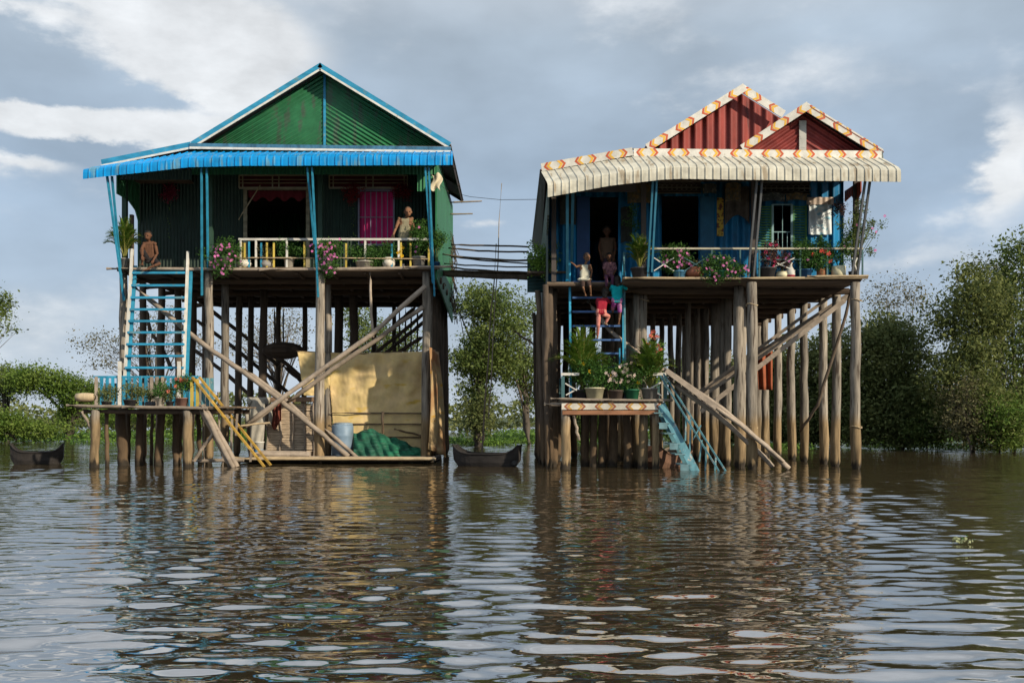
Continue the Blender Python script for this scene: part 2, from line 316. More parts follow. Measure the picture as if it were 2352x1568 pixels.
    me.materials.append(m); o = bpy.data.objects.new('water', me); sc.collection.objects.link(o); tag(o, kind='structure')
WS = (.014, .092, .085)
water()
MB().box((-900, 150, -.6), (900, 2500, .12)).build('ground', mat('bank_soil', (.06, .08, .03), .9), kind='structure')

# ---------------------------------------------------------------- shared house pieces
def wall_xz(mb, x0, x1, z0, z1, y, th, holes=()):
    xs = sorted({x0, x1, *[h[0] for h in holes], *[h[1] for h in holes]}); zs = sorted({z0, z1, *[h[2] for h in holes], *[h[3] for h in holes]})
    for i in range(len(xs) - 1):
        for j in range(len(zs) - 1):
            cx = (xs[i] + xs[i + 1]) / 2; cz = (zs[j] + zs[j + 1]) / 2
            if any(h[0] < cx < h[1] and h[2] < cz < h[3] for h in holes): continue
            a, b, c, d = (xs[i], zs[j]), (xs[i + 1], zs[j]), (xs[i + 1], zs[j + 1]), (xs[i], zs[j + 1])
            mb.add([(p[0], y, p[1]) for p in (a, b, c, d)], [(0, 1, 2, 3)]); mb.add([(p[0], y + th, p[1]) for p in (a, b, c, d)], [(3, 2, 1, 0)])
    for h in list(holes) + [(x0, x1, z0, z1)]:
        c = [(h[0], h[2]), (h[1], h[2]), (h[1], h[3]), (h[0], h[3])]
        for k in range(4):
            p, q = c[k], c[(k + 1) % 4]; mb.add([(p[0], y, p[1]), (q[0], y, q[1]), (q[0], y + th, q[1]), (p[0], y + th, p[1])], [(0, 1, 2, 3)])
    return mb
def post(parent, x, y, ztop, r=.12, name='post', m=None, lean=0.0, zb=-.5):
    mb = MB(); mb.log((x + rnd.uniform(-.5, .5) * lean, y, zb), (x, y, ztop), r * 1.08, r * .92, wob=.022, seg=9, n=10)
    return mb.build(name, m or wood_post, parent, smooth=True)
def awning(parent, name, m, path, back, pitch, drop, y0, y1, rib=.03, sag=.0):
    """ribbed sheet: path = front top edge [(x,z)...], back = back edge z for the same x; slopes from y1 (back) to y0 (front) then drops"""
    mb = MB(); xs = []; x = path[0][0]; xe = path[-1][0]
    prof = [(0, 0), (.3, .12), (.6, 0), (.72, 0), (.78, 1), (.86, 1), (.92, 0)]      # rib cross-section over one pitch
    while x < xe:
        for t, h in prof:
            if x + t * pitch <= xe: xs.append((x + t * pitch, h))
        x += pitch
    def ip(tab, x):
        for (a, za), (b, zb) in zip(tab, tab[1:]):
            if x <= b: return za + (zb - za) * (x - a) / (b - a)
        return tab[-1][1]
    n = len(xs); rows = 8; vs = []
    skew = back[0][0] - path[0][0]; skew1 = back[-1][0] - path[-1][0]
    for r in range(rows):
        for x, h in xs:
            t = (x - path[0][0]) / (xe - path[0][0]); xb = x + skew + (skew1 - skew) * t; zf = ip(path, x); zb_ = ip(back, xb) 
            hh = h * rib + .006 * math.sin(x * 3.1)
            k = {0: 0, 1: .5, 2: .9}.get(r)
            if k is not None: p = V((xb + (x - xb) * k, y1 + (y0 - y1) * k * .96, zb_ + (zf - zb_) * k * .93 + hh))
            else:
                a = [(.97, .0), (1.0, -.10), (1.015, -.35), (1.02, -.68), (1.02, -1.0)][r - 3]
                p = V((x, y1 + (y0 - y1) * a[0] - hh * (1 if r > 3 else .5), zf + a[1] * drop + (hh * .5 if r == 3 else 0)))
            vs.append(p)
    mb.add(vs, [(r * n + i, r * n + i + 1, (r + 1) * n + i + 1, (r + 1) * n + i) for r in range(rows - 1) for i in range(n - 1)])
    o = mb.build(name, m, parent); sm = o.modifiers.new('thickness', 'SOLIDIFY'); sm.thickness = .006; return o
def fascia_line(mb, a, b, h, th, chev=0, mi=0, y=None):
    """board from a to b (top edge), h deep; with painted arrow heads when chev"""
    a = V(a); b = V(b); d = (b - a); ln = d.length; d.normalize(); dn = V((d.z, 0, -d.x))
    if dn.z > 0: dn = -dn
    mb.prism([a, b, b + dn * h, a + dn * h], (0, th, 0), mi)
    if chev:
        s = .06; e = .0035
        def arrow(s0, w, tip, mi):
            for t0, t1 in ((0, .5), (.5, 1)):
                q0 = s0 + tip * abs(t0 - .5) * 2; q1 = s0 + tip * abs(t1 - .5) * 2
                P = [(q0, t0), (q0 + w, t0), (q1 + w, t1), (q1, t1)]
                P = [a + d * min(max(u, .01), ln - .01) + dn * h * t + V((0, -e, 0)) for u, t in P]
                mb.prism(P, (0, e - .001, 0), mi)
        while s < ln:
            arrow(s, .065, .09, 1); arrow(s + .08, .07, .09, 2)
            if s + .6 < ln: arrow(s + .45, .07, -.09, 2); arrow(s + .535, .065, -.09, 1)
            s += .83
def corr_tri(mb, A, C, B, pitch, amp):    # ribs parallel to A-C, triangle closed at B
    A, B, C = V(A), V(B), V(C); n = V((0, 1, 0)); L_ = abs(((B - A).cross(C - A)).length / (C - A).length); k = int(L_ / pitch * 6)
    vs = []
    for i in range(k + 1):
        t = i / k; o = n * (amp * math.sin(2 * math.pi * i / 6)); vs += [A.lerp(B, t) + o, C.lerp(B, t) + o]
    mb.add(vs, [(2 * i, 2 * i + 1, 2 * i + 3, 2 * i + 2) for i in range(k)])
def slab(mb, a, b, y0, y1, th):          # roof plane from a=(x,z) to b=(x,z)
    mb.prism([(a[0], y0, a[1]), (b[0], y0, b[1]), (b[0], y0, b[1] - th), (a[0], y0, a[1] - th)], (0, y1 - y0, 0))
def deck(parent, x0, x1, y0, y1, z, th=.05, wid=.16):
    mb = MB(); y = y0
    while y < y1 - .02:
        e = rnd.uniform(-.05, .05); mb.box((x0 + e, y, z - th), (x1 + rnd.uniform(-.05, .07), min(y + wid - .012, y1), z + rnd.uniform(-.006, .006))); y += wid
    mb.build('deck', wood_deck, parent)
def joists(parent, x0, x1, y0, y1, z, step, r=.07):
    x = x0
    while x <= x1 + .01:
        MB().log((x, y0, z - r), (x, y1, z - r), r, wob=.02, seg=8).build('joist', under_m, parent); x += step

# ================================================================ LEFT HOUSE
DF, DW, DR = 30.5, 32.3, 38.7
def left_house():
    h = thing('stilt_house', 'green stilt house with blue roof trim and bright blue awning, yellow tarpaulin under it', 'house', (X(640, DF), (DF + DR) / 2, 0), 'stilt houses standing in the river')
    zd = Z(615, DF); xl = X(270, DF); xr = X(1000, DF)
    deck(h, xl + .02, xr + .0, DF - .1, DR, zd); 
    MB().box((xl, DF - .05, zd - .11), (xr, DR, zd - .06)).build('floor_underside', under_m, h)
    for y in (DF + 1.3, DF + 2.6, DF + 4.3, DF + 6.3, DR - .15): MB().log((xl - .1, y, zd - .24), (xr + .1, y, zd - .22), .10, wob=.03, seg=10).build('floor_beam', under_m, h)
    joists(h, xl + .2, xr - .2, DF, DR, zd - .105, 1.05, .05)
    # front rim: uneven bamboo and timber edge
    rim = MB(); rim.log((X(250, DF), DF - .16, zd - .05), (X(640, DF), DF - .16, zd - .07), .045, wob=.02); rim.log((X(600, DF), DF - .2, zd - .09), (X(1010, DF), DF - .17, zd - .03), .05, wob=.03)
    rim.log((X(930, DF), DF - .25, zd - .02), (X(1036, DF), DF - .25, zd + .0), .035, wob=.01); rim.build('edge_pole', wood_grey, h)
    # posts
    for px, dd, r in ((283, 30.7, .13), (480, 30.6, .135), (735, 30.6, .15), (978, 30.6, .13), (517, 32.4, .13), (328, 33, .12), (372, 34.4, .13), (409, 33.6, .12), (445, 35, .13), (552, 35.2, .12), (577, 36.4, .11), (606, 34.6, .14), (640, 37.5, .1), (753, 32.0, .12), (778, 36, .17), (812, 35.2, .16), (700, 37.8, .1), (860, 38.3, .1),
                      (996, 33.5, .13), (1006, 35.2, .13), (1014, 37, .13), (1022, 38.5, .12), (905, 38.4, .09), (470, 38.4, .11), (520, 38.4, .1), (985, 32, .12)):
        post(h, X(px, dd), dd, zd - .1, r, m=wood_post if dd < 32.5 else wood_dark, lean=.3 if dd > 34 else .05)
    # joints of the palm-like leftmost post
    # walls
    zt = Z(337, 30.3); zc = 9.3
    dx0, dx1 = X(568, DW), X(703, DW); wx0, wx1 = X(826, DW), X(903, DW)
    tz0, tz1 = Z(432, DW), Z(403, DW)
    holes = [(dx0, dx1, zd, Z(437, DW)), (wx0, wx1, Z(560, DW), Z(440, DW)), (X(550, DW), X(713, DW), tz0, tz1), (X(757, DW), X(936, DW), tz0, tz1)]
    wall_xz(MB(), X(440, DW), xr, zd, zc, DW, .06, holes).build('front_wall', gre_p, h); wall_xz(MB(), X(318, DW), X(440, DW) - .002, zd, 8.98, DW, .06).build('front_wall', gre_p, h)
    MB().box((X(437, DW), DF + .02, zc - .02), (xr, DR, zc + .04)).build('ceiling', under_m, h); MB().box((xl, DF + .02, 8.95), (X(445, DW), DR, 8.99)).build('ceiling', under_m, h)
    MB().prism([(xr, DF + .0, zd - .35), (xr, DR, zd - .9), (xr, DR, zt - .02), (xr, DF, zt - .02)], (.05, 0, 0)).build('side_wall', gre_s, h)
    xw = X(318, DW)
    MB().prism([(xw, DW + .06, zd), (xw, DR, zd), (xw, DR, 8.97), (xw, DW + .06, 8.97)], (-.05, 0, 0)).build('side_wall', gre_s, h)
    MB().box((xw - .05, DR, zd - .2), (X(445, DW), DR + .05, 8.97)).build('rear_wall', gre_w, h); MB().box((X(437, DW), DF + .1, 8.94), (X(437, DW) + .03, DR, 9.29)).build('ceiling_step', under_m, h); MB().box((X(445, DW), DR, zd - .2), (xr + .05, DR + .05, zc)).build('rear_wall', gre_w, h)
    # left porch end panel with its curved lower edge
    zz = Z(445, DF)
    MB().prism([(xl - .0, DF, zz), (xl, DF + .9, zz), (xl, DF + 1.5, zz - .2), (xl, DW, zz - .55), (xl, DW, 8.97), (xl, DF, 8.97)], (-.04, 0, 0)).build('porch_end_panel', gre_s, h)
    # header under the eave and right-hand corner bracket
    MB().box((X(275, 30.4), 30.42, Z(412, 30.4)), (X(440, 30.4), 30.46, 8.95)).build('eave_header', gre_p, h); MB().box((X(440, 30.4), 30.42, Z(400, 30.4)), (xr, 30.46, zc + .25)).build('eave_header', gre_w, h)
    cb = MB(); cb.box((X(958, 30.4), 30.47, Z(438, 30.4)), (xr, 30.52, Z(399, 30.4))); cb.build('corner_bracket', gre_w, h)
    # porch posts
    for px, dd in ((287, 31.2), (484, 31.2), (736, 31.6), (990, 31.0)):
        MB().beam((X(px, dd), dd, zd), (X(px, dd), dd, zc - .03), .16, .14).build('porch_post', mat('dark_green_post', (.03, .07, .05), .6), h)
    MB().beam((X(300, 31.2), 31.3, zd), (X(300, 31.2), 31.3, Z(492, 31.2)), .13, .1).build('porch_post', wood_dark, h)
    # door frame, lattices, window
    fr = MB(); t = .07
    zt2 = Z(437, DW)
    fr.box((dx0 - .12, DW - .03, zd), (dx0, DW - .001, zt2)); fr.box((dx1, DW - .03, zd), (dx1 + .12, DW - .001, zt2)); fr.box((dx0 - .12, DW - .03, zt2 + .002), (dx1 + .12, DW - .001, zt2 + .07))
    d = MB(); d = fr.build('door_frame', mat('worn_door_frame', (.30, .27, .18), .7, .3, (3, 3, 8)), h)
    for x0p, x1p in ((550, 713), (757, 936)):
        lt = MB(); x0, x1 = X(x0p, DW), X(x1p, DW)
        for z, hh in ((tz1, .06), (tz1 - .2 * (tz1 - tz0) - .06, .025), (tz0 + .38 * (tz1 - tz0), .025), (tz0, .06)): lt.box((x0, DW - .035, z - hh / 2), (x1, DW - .01, z + hh / 2))
        for k in (0, .05, .47, .56, .96, 1): lt.box((x0 + k * (x1 - x0) - .02, DW - .052, tz0), (x0 + k * (x1 - x0) + .02, DW - .037, tz1))
        lt.build('transom_lattice', cream_m, h)
        MB().box((x0, DW + .1, tz0), (x1, DW + .12, tz1)).build('transom_curtain', mat('dark_red_cloth', (.13, .02, .03), .9), h)
    win = MB(); wz0, wz1 = Z(560, DW), Z(440, DW)
    win.box((wx0 - .05, DW - .04, wz0), (wx0, DW, wz1)); win.box((wx1, DW - .04, wz0), (wx1 + .05, DW, wz1)); win.box((wx0 - .05, DW - .04, wz1 + .001), (wx1 + .05, DW, wz1 + .07)); win.box((wx0 - .05, DW - .04, wz0 - .06), (wx1 + .05, DW, wz0 - .001))
    w = win.build('window', mat('mauve_window_frame', (.25, .24, .33), .6), h)
    br = MB()
    for k in range(1, 6): br.box((wx0 + k * (wx1 - wx0) / 6 - .012, DW - .02, wz0), (wx0 + k * (wx1 - wx0) / 6 + .012, DW - .004, wz1))
    br.box((wx0, DW - .035, (wz0 + wz1) / 2), (wx1, DW - .021, (wz0 + wz1) / 2 + .02)); br.build('window_bars', mat('lilac_bars', (.3, .3, .42), .5), w)
    MB().grid(lambda u, v: (wx0 - .05 + u * (wx1 - wx0 + .1), DW + .09 + .03 * math.sin(u * 45), wz0 - .05 + v * (wz1 - wz0 + .1)), 60, 2).build('curtain', mat('pink_cloth', (.80, .05, .25), .8, .1), w)
    # gable and roof
    ya = 30.15; yg = 30.66
    rp, ra, rb, le = (X(735, ya), Z(148, ya)), (X(437, ya), Z(330, ya)), (X(1036, ya), Z(331, ya)), (X(232, ya), Z(371, ya))
    k = .12
    for m, p, q, s in ((gre_l, ra, rp, .1), (gre_r, rb, rp, -.1)):
        mb = MB(); corr_tri(mb, (p[0] + s, yg, p[1] - .04), (rp[0], yg, rp[1] - .06), (rp[0], yg, ra[1] - .06), .115, .018); mb.build('gable_sheet', m, h)
    MB().box((rp[0] - .035 + .05, yg - .05, ra[1]), (rp[0] + .035 + .05, yg - .002, rp[1] - .12)).build('gable_batten', fas_blue, h)
    ye = DR + .0
    for a, b in ((ra, rp), (rp, rb), (le, ra)):
        mb = MB(); slab(mb, a, b, ya + .05, 37.9, .03); mb.build('roof', [roof_m], h)
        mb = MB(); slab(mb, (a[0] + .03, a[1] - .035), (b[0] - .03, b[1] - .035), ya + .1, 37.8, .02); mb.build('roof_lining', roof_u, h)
        y = ya + .5
        mb = MB()
        for i in range(3): yy = 32.5 + 2.5 * i; mb.beam((a[0], yy, a[1] - .12), (b[0], yy, b[1] - .12), .06, .1)
        mb.build('rafter', roof_u, h)
    # hanging right-hand eave strip seen from below, ragged
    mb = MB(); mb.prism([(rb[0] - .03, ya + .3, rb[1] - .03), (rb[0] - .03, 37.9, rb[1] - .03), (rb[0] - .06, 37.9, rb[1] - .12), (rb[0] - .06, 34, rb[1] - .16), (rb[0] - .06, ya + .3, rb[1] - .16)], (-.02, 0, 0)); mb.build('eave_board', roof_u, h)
    f1 = MB(); f2 = MB()
    for a, b in ((ra, rp), (rp, rb)):
        A = V((a[0], ya, a[1])); B = V((b[0], ya, b[1])); up = V((0, 0, .05))
        fascia_line(f1, A + up, B + up, .15, .03); fascia_line(f2, A + up + V((0, -.004, -.165)), B + up + V((0, -.004, -.165)), .06, .03)
    A = V((le[0], ya - .02, le[1])); B = V((ra[0], ya - .02, ra[1])); up = V((0, 0, .05))
    fascia_line(f1, A + up, B + up, .15, .03); fascia_line(f2, A + up + V((0, -.004, -.155)), B + up + V((0, -.004, -.155)), .06, .03)
    f1.build('rake_board', fas_blue, h)
    A = V((ra[0], ya - .06, ra[1] - .0)); B = V((rb[0], ya - .06, rb[1] - .1))
    f3 = MB(); fascia_line(f3, A, B, .11, .03); f3.build('eave_board', mat('weathered_blue_board', (.05, .16, .26), .6, .3, (6, 3, 3)), h)
    fascia_line(f2, A + V((0, -.01, -.11)), B + V((0, -.01, -.11)), .065, .03); f2.build('white_trim', white_m, h)
    # little roof in front of the gable (grey strip) between gable foot and fascia
    MB().prism([(ra[0], ya - .03, ra[1] - .01), (rb[0], ya - .03, rb[1] - .08), (rb[0], yg + .05, rb[1] + .08), (ra[0], yg + .05, ra[1] + .12)], (0, 0, -.03)).build('apron_roof', roof_m, h)
    # awning
    y0, y1 = 29.2, 30.15
    path = [(X(191, y0), Z(389, y0)), (X(437, y0), Z(362, y0)), (X(560, y0), Z(359, y0)), (X(1041, y0), Z(357, y0))]
    back = [(X(232, y1), Z(384, y1)), (X(437, y1), Z(350, y1)), (X(1041, y1), Z(349, y1))]
    awning(h, 'awning', awn_blue, path, back, .225, .29, y0, y1)
    # paired blue struts from awning to the posts under the deck
    ys = 29.35
    for a, b, e in (((246, 405), (285, 690), 30.5), ((257, 405), (279, 641), 30.5), ((463, 384), (464, 678), 30.4), ((475, 384), (478, 622), 30.4),
                    ((706, 384), (722, 560), 30.35), ((717, 384), (731, 682), 30.4), ((977, 384), (994, 650), 30.4), ((985, 384), (998, 680), 30.4)):
        MB().beam(W(*a, ys), W(*b, e), .085, .05).build('strut', blue_m, h)
    # railing
    rl = MB(); yr = DF - .02
    zr = Z(550, yr)
    rl.box((X(548, yr), yr - .03, zr - .03), (X(990, yr), yr + .03, zr + .035)); ro = rl.build('railing', white_m, h)
    for px in (553, 588, 659, 731, 839, 916): MB().box((X(px, yr) - .03, yr - .02, zd if px not in (916,) else Z(592, yr)), (X(px, yr) + .03, yr + .02, zr - .032)).build('rail_post', white_m, ro)
    MB().log(W(545, 592, yr - .05), W(735, 593, yr - .05), .018, wob=.01).build('bamboo_rail', wood_pale, ro)
    MB().log(W(728, 592, yr - .05), W(985, 595, yr - .05), .018, wob=.01).build('bamboo_rail', wood_pale, ro)
    ym = mat('dull_yellow_paint', (.52, .40, .08), .6)
    for px, c in ((554, ym), (562, ym), (572, blue_m), (600, blue_m), (613, ym), (629, ym), (699, ym), (752, ym), (795, ym), (900, blue_m), (921, ym), (943, ym), (985, ym), (994, ym)):
        MB().box((X(px, yr) - .028, yr - .01, zd), (X(px, yr) + .028, yr + .012, Z(555 + rnd.uniform(0, 5), yr))).build('baluster', c, ro)
    # braces across the front
    def pole(pts, r, m=wood_grey, name='brace'):
        mb = MB(); P = [W(*p) for p in pts]
        for a, b in zip(P, P[1:]): pass
        q = []
        for a, b in zip(P, P[1:]):
            for i in range(4): q.append(a.lerp(b, i / 4) + V((rnd.uniform(-1, 1), 0, rnd.uniform(-1, 1))) * .015)
        q.append(P[-1]); mb.tube(q, [r * rnd.uniform(.9, 1.1) for _ in q], 8); return mb.build(name, m, h, smooth=True)
    pole([(300, 652, 30.4), (466, 790, 30.35), (560, 854, 30.3), (634, 911, 30.3), (720, 980, 30.3), (800, 1048, 30.3)], .075)
    pole([(560, 848, 30.5), (640, 905, 30.5), (705, 965, 30.4)], .07); pole([(735, 975, 30.8), (820, 1050, 30.8)], .06)
    pole([(559, 980, 30.15), (640, 920, 30.15), (720, 862, 30.15), (850, 770, 30.15), (978, 657, 30.3)], .075)
    pole([(660, 925, 30.45), (760, 850, 30.45), (870, 775, 30.45), (972, 705, 30.5)], .07)
    pole([(545, 990, 30.3), (600, 958, 30.3), (650, 915, 30.3)], .05)
    pole([(850, 626, 30.5), (852, 700, 30.4), (857, 775, 30.3)], .04)
    for a, b in (((322, 690), (345, 760)), ((345, 760), (395, 850)), ((440, 680), (640, 840)), ((430, 720), (660, 900)), ((430, 790), (600, 930)), ((650, 840), (710, 900)), ((600, 800), (700, 870)), ((1010, 690), (840, 830)), ((985, 730), (880, 815)), ((975, 770), (900, 820)), ((960, 700), (870, 780))):
        pole([(*a, 36.5), ((a[0] + b[0]) / 2 + 4, (a[1] + b[1]) / 2 - 3, 36.5), (*b, 36.5)], .07, wood_dark)
    for px in (918, 932, 946, 960, 630, 640, 650): pole([(px, 690, 36.8), (px + rnd.uniform(-3, 3), 820, 36.8)], .03, wood_dark, 'thin_pole')
    # thatch scraps at the right rear corner
    mb = MB()
    for i in range(70):
        yy = rnd.uniform(36.5, 38.8); z = rnd.uniform(zd - .5, zd + 2.3); a = V((xr + .06, yy, z)); mb.tube([a, a + V((rnd.uniform(.03, .16), 0, -.15)), a + V((rnd.uniform(.03, .22), 0, rnd.uniform(-.7, -.3)))], .012, 4)
    mb.build('thatch_edge', wood_dark, h)
    return h
HL = left_house()

# ================================================================ RIGHT HOUSE
EF, EW, ER = 27.0, 28.4, 38.0
def right_house():
    h = thing('stilt_house', 'red gabled stilt house with blue walls, chevron roof boards and cream awning', 'house', (X(1620, EF), (EF + ER) / 2, 0), 'stilt houses standing in the river')
    zd = Z(638, EF); xl = X(1262, EF); xr = X(1978, EF); xn = X(1434, EF)
    deck(h, xn, xr, EF - .05, EF + .85, zd); deck(h, xl, xr, EF + .85, ER, zd)
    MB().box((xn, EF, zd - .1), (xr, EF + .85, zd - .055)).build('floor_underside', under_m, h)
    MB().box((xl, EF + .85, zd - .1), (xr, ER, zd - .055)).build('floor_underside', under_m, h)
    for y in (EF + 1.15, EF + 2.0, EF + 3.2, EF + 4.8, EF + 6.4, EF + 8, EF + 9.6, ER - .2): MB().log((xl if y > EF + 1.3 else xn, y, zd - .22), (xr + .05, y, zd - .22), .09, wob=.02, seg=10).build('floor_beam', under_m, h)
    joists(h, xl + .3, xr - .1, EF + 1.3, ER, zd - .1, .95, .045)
    rim = MB(); rim.log((X(1434, EF), EF - .1, zd - .02), (X(1700, EF), EF - .1, zd - .03), .035, wob=.008); rim.log((X(1680, EF), EF - .1, zd - .03), (X(1990, EF), EF - .1, zd - .01), .035, wob=.01); rim.log((X(1850, EF), EF - .16, zd + .02), (X(1990, EF), EF - .14, zd + .03), .03, wob=.01)
    rim.build('edge_pole', wood_pale, h)
    cols = [X(1272, EF), X(1478, EF), X(1727, EF), X(1966, EF)]
    y = EF + .05; i = 0
    while y < ER + .1:
        for c, x in enumerate(cols):
            if c == 0 and i == 0: continue
            if c == 1 and i == 0: x *= 28.6 / 27
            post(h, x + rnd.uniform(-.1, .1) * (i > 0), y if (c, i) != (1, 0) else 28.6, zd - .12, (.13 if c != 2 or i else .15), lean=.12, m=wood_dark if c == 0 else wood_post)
        y += 1.55; i += 1
    for px, py, dd in ((1727, 700, 27.05), (1727, 980, 27.05), (1966, 690, 27.05), (1478, 690, 28.6), (1966, 980, 27.05), (1727, 1010, 27.05)):
        c = W(px, py, dd); MB().tube([c + V((.155 * math.cos(t), .155 * math.sin(t), .03 * math.sin(t * 2))) for t in [j * math.pi / 6 for j in range(13)]], .014, 5).build('rope_lashing', wood_pale, h)
    for px, dd, r in ((1697, 27.9, .15), (1455, 30, .13), (1400, 31, .12), (1360, 33, .12), (1580, 31.5, .11), (1600, 33, .11), (1622, 32.2, .11), (1648, 31.7, .11), (1560, 34, .1), (1540, 35, .1), (1520, 36, .1), (1672, 30, .12), (1500, 34.5, .1), (1252, 30.5, .14), (1244, 32.6, .14), (1241, 34.6, .14), (1236, 37, .14), (1262, 29.2, .14), (1758, 36.8, .09), (1340, 36.5, .12), (1300, 36.9, .12), (1280, 33, .12), (1315, 34.5, .12), (1420, 35, .12), (1440, 37, .11)):
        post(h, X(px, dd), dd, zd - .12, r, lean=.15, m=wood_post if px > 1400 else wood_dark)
    for i in range(16):
        dd = 27.6 + i * .62; px = 1176 + (X(1258, 27) + rnd.uniform(-.12, .25)) * 2295 / dd
        MB().log((X(px, dd), dd, -.4), (X(px, dd) + rnd.uniform(-.2, .2), dd, zd - .1), rnd.uniform(.05, .11), wob=.04, seg=8).build('side_pole', wood_dark, h, smooth=True)
    MB().prism([(xl + .12, EF + 2.2, zd - .1), (xl + .12, ER, zd - .1), (xl + .12, ER, 1.2), (xl + .12, EF + 3.4, 1.4)], (.03, 0, 0)).build('side_boarding', wood_dark, h)
    zt = Z(352, 26.9); zc = 8.12
    # front wall with door openings and window
    B = lambda px: X(px, EW); Zb = lambda py: Z(py, EW)
    holes = [(B(1355), B(1420), zd, Zb(452)), (B(1520), B(1605), zd, Zb(450)), (B(1776), B(1818), Zb(574), Zb(472)), (B(1510), B(1610), Zb(444), Zb(418)), (B(1745), B(1860), Zb(446), Zb(420))]
    wall_xz(MB(), xl, xr - .01, zd, zc, EW, .06, holes).build('front_wall', blu_w, h)
    MB().box((xl, EF + .05, zc - .02), (xr, ER, zc + .04)).build('ceiling', under_m, h)
    MB().prism([(xl, EF + 1.0, zd - .3), (xl, ER, zd - .8), (xl, ER, zc - .08), (xl, EF + .2, zc - .08), (xl, EF + .2, zc - 1.2), (xl, EF + 1.0, zc - 1.6)], (-.05, 0, 0)).build('side_wall', grey_s, h)
    xe = xr - .06
    MB().prism([(xe, EW + .06, zd), (xe, ER, zd), (xe, ER, zc), (xe, EW + .06, zc)], (.05, 0, 0)).build('side_wall', blu_w, h)
    MB().box((xl - .05, ER, zd), (xe + .05, ER + .05, zc)).build('rear_wall', blu_w, h)
    MB().box((X(1262, 26.95), 26.96, Z(440, 26.95)), (X(1462, 26.95), 27.0, 7.98)).build('eave_header', mat('dark_header_board', (.06, .05, .045), .8), h); MB().box((X(1462, 26.95), 26.96, Z(403, 26.95)), (X(1975, 26.95), 27.0, zc + .3)).build('eave_header', mat('dark_header_board', (.06, .05, .045), .8), h)
    # right porch end: red hanging sheet, open above the rail
    MB().prism([(xr, EF + .05, Z(413, EF)), (xr, EF + 1.35, Z(413, EF)), (xr, EF + 1.35, Z(413, EF) - .3), (xr, EF + .8, Z(413, EF) - .25), (xr, EF + .4, Z(460, EF)), (xr, EF + .05, Z(440, EF))], (.03, 0, 0)).build('porch_end_panel', mat('red_side_sheet', (.35, .07, .04), .6, corr=((0, 1, 0), .2)), h)
    for px, dd in ((1272, 27.9), (1478, 27.4), (1731, 27.4), (1966, 27.4)):
        MB().beam((X(px, dd), dd, zd), (X(px, dd), dd, zc - .03), .13, .13).build('porch_post', mat('dark_porch_post', (.07, .06, .055), .8), h)
    # shutters, windows and wall fittings
    shg = mat('green_shutter_paint', (.08, .22, .08), .6)
    for x0p, x1p in ((1736, 1774), (1820, 1853)):
        s = MB(); x0, x1 = B(x0p), B(x1p); s.box((x0, EW - .03, Zb(576)), (x0 + .05, EW - .002, Zb(472))); s.box((x1 - .05, EW - .03, Zb(576)), (x1, EW - .002, Zb(472)))
        z = Zb(574)
        while z < Zb(476): s.prism([(x0 + .05, EW - .005, z), (x1 - .05, EW - .005, z), (x1 - .05, EW - .03, z + .02), (x0 + .05, EW - .03, z + .02)], (0, 0, .02)); z += .075
        s.build('shutter', shg, h)
    wf = MB()
    for px in (1774, 1818): wf.box((B(px) - .03, EW - .04, Zb(576)), (B(px) + .03, EW - .001, Zb(470)))
    wf.box((B(1774), EW - .035, Zb(472)), (B(1818), EW - .002, Zb(469))); w = wf.build('window', mat('pale_teal_frame', (.25, .42, .45), .6), h)
    wb = MB(); wb.box((B(1776), EW - .02, Zb(534)), (B(1818), EW - .005, Zb(532)))
    for px in (1787, 1797, 1808): wb.box((B(px) - .008, EW - .018, Zb(574)), (B(px) + .008, EW - .006, Zb(472) if px == 1797 else Zb(534)))
    wb.build('window_bars', mat('pale_teal_frame', (.25, .42, .45)), w)
    for x0p, x1p in ((1510, 1610), (1745, 1860)):
        lt = MB(); z0, z1 = (Zb(444), Zb(418)) if x0p == 1510 else (Zb(446), Zb(420)); x0, x1 = B(x0p), B(x1p)
        for k in (0, .5, 1): lt.box((x0, EW - .03, z0 + k * (z1 - z0) - .015), (x1, EW - .012, z0 + k * (z1 - z0) + .015))
        for i in range(9):
            c = x0 + (i + .5) * (x1 - x0) / 9; lt.tube([(c + .1 * math.cos(a), EW - .022, (z0 + z1) / 2 + .1 * math.sin(a)) for a in [j * math.pi / 4 for j in range(9)]], .009, 4)
        lt.build('transom_lattice', mat('faded_lattice', (.22, .21, .18), .7), h)
    MB().grid(lambda u, v: (B(1855) + u * (B(1908) - B(1855)), EW - .09 - .02 * math.sin(u * 22 + v * 3), Zb(540) + v * (Zb(468) - Zb(540))), 40, 8).build('hanging_sheet', mat('white_printed_sheet', (.66, .72, .74), .7, .1, spots=((.25, .50, .62), (6, 6, 9), .56)), h)
    MB().grid(lambda u, v: (B(1850) + u * (B(1912) - B(1850)), EW - .12 - .015 * math.sin(u * 30), Zb(472) + v * (Zb(455) - Zb(472))), 30, 3).build('sheet_valance', mat('faded_valance', (.4, .33, .28), .8, .3), h)
    MB().box((B(1646), EW - .05, Zb(543)), (B(1661), EW - .03, Zb(455))).build('hanging_banner', mat('gold_banner', (.55, .38, .05), .6, spots=((.12, .04, .02), (16, 16, 16), .5)), h)
    MB().grid(lambda u, v: (B(1663) + u * (B(1720) - B(1663)), EW - .08 - .03 * math.sin(u * 16), Zb(520 - 25 * math.sin(u * 3)) + v * (Zb(430) - Zb(520 - 25 * math.sin(u * 3)))), 24, 4).build('door_curtain', mat('brown_drape', (.10, .085, .07), .9, .3), h)
    MB().box((B(1608), EW - .035, zd), (B(1640), EW - .005, Zb(452))).build('door', mat('blue_door', (.02, .12, .22), .6), h)
    MB().box((B(1325), EW - .035, zd), (B(1354), EW - .005, Zb(452))).build('door', mat('navy_door', (.015, .05, .14), .6), h)
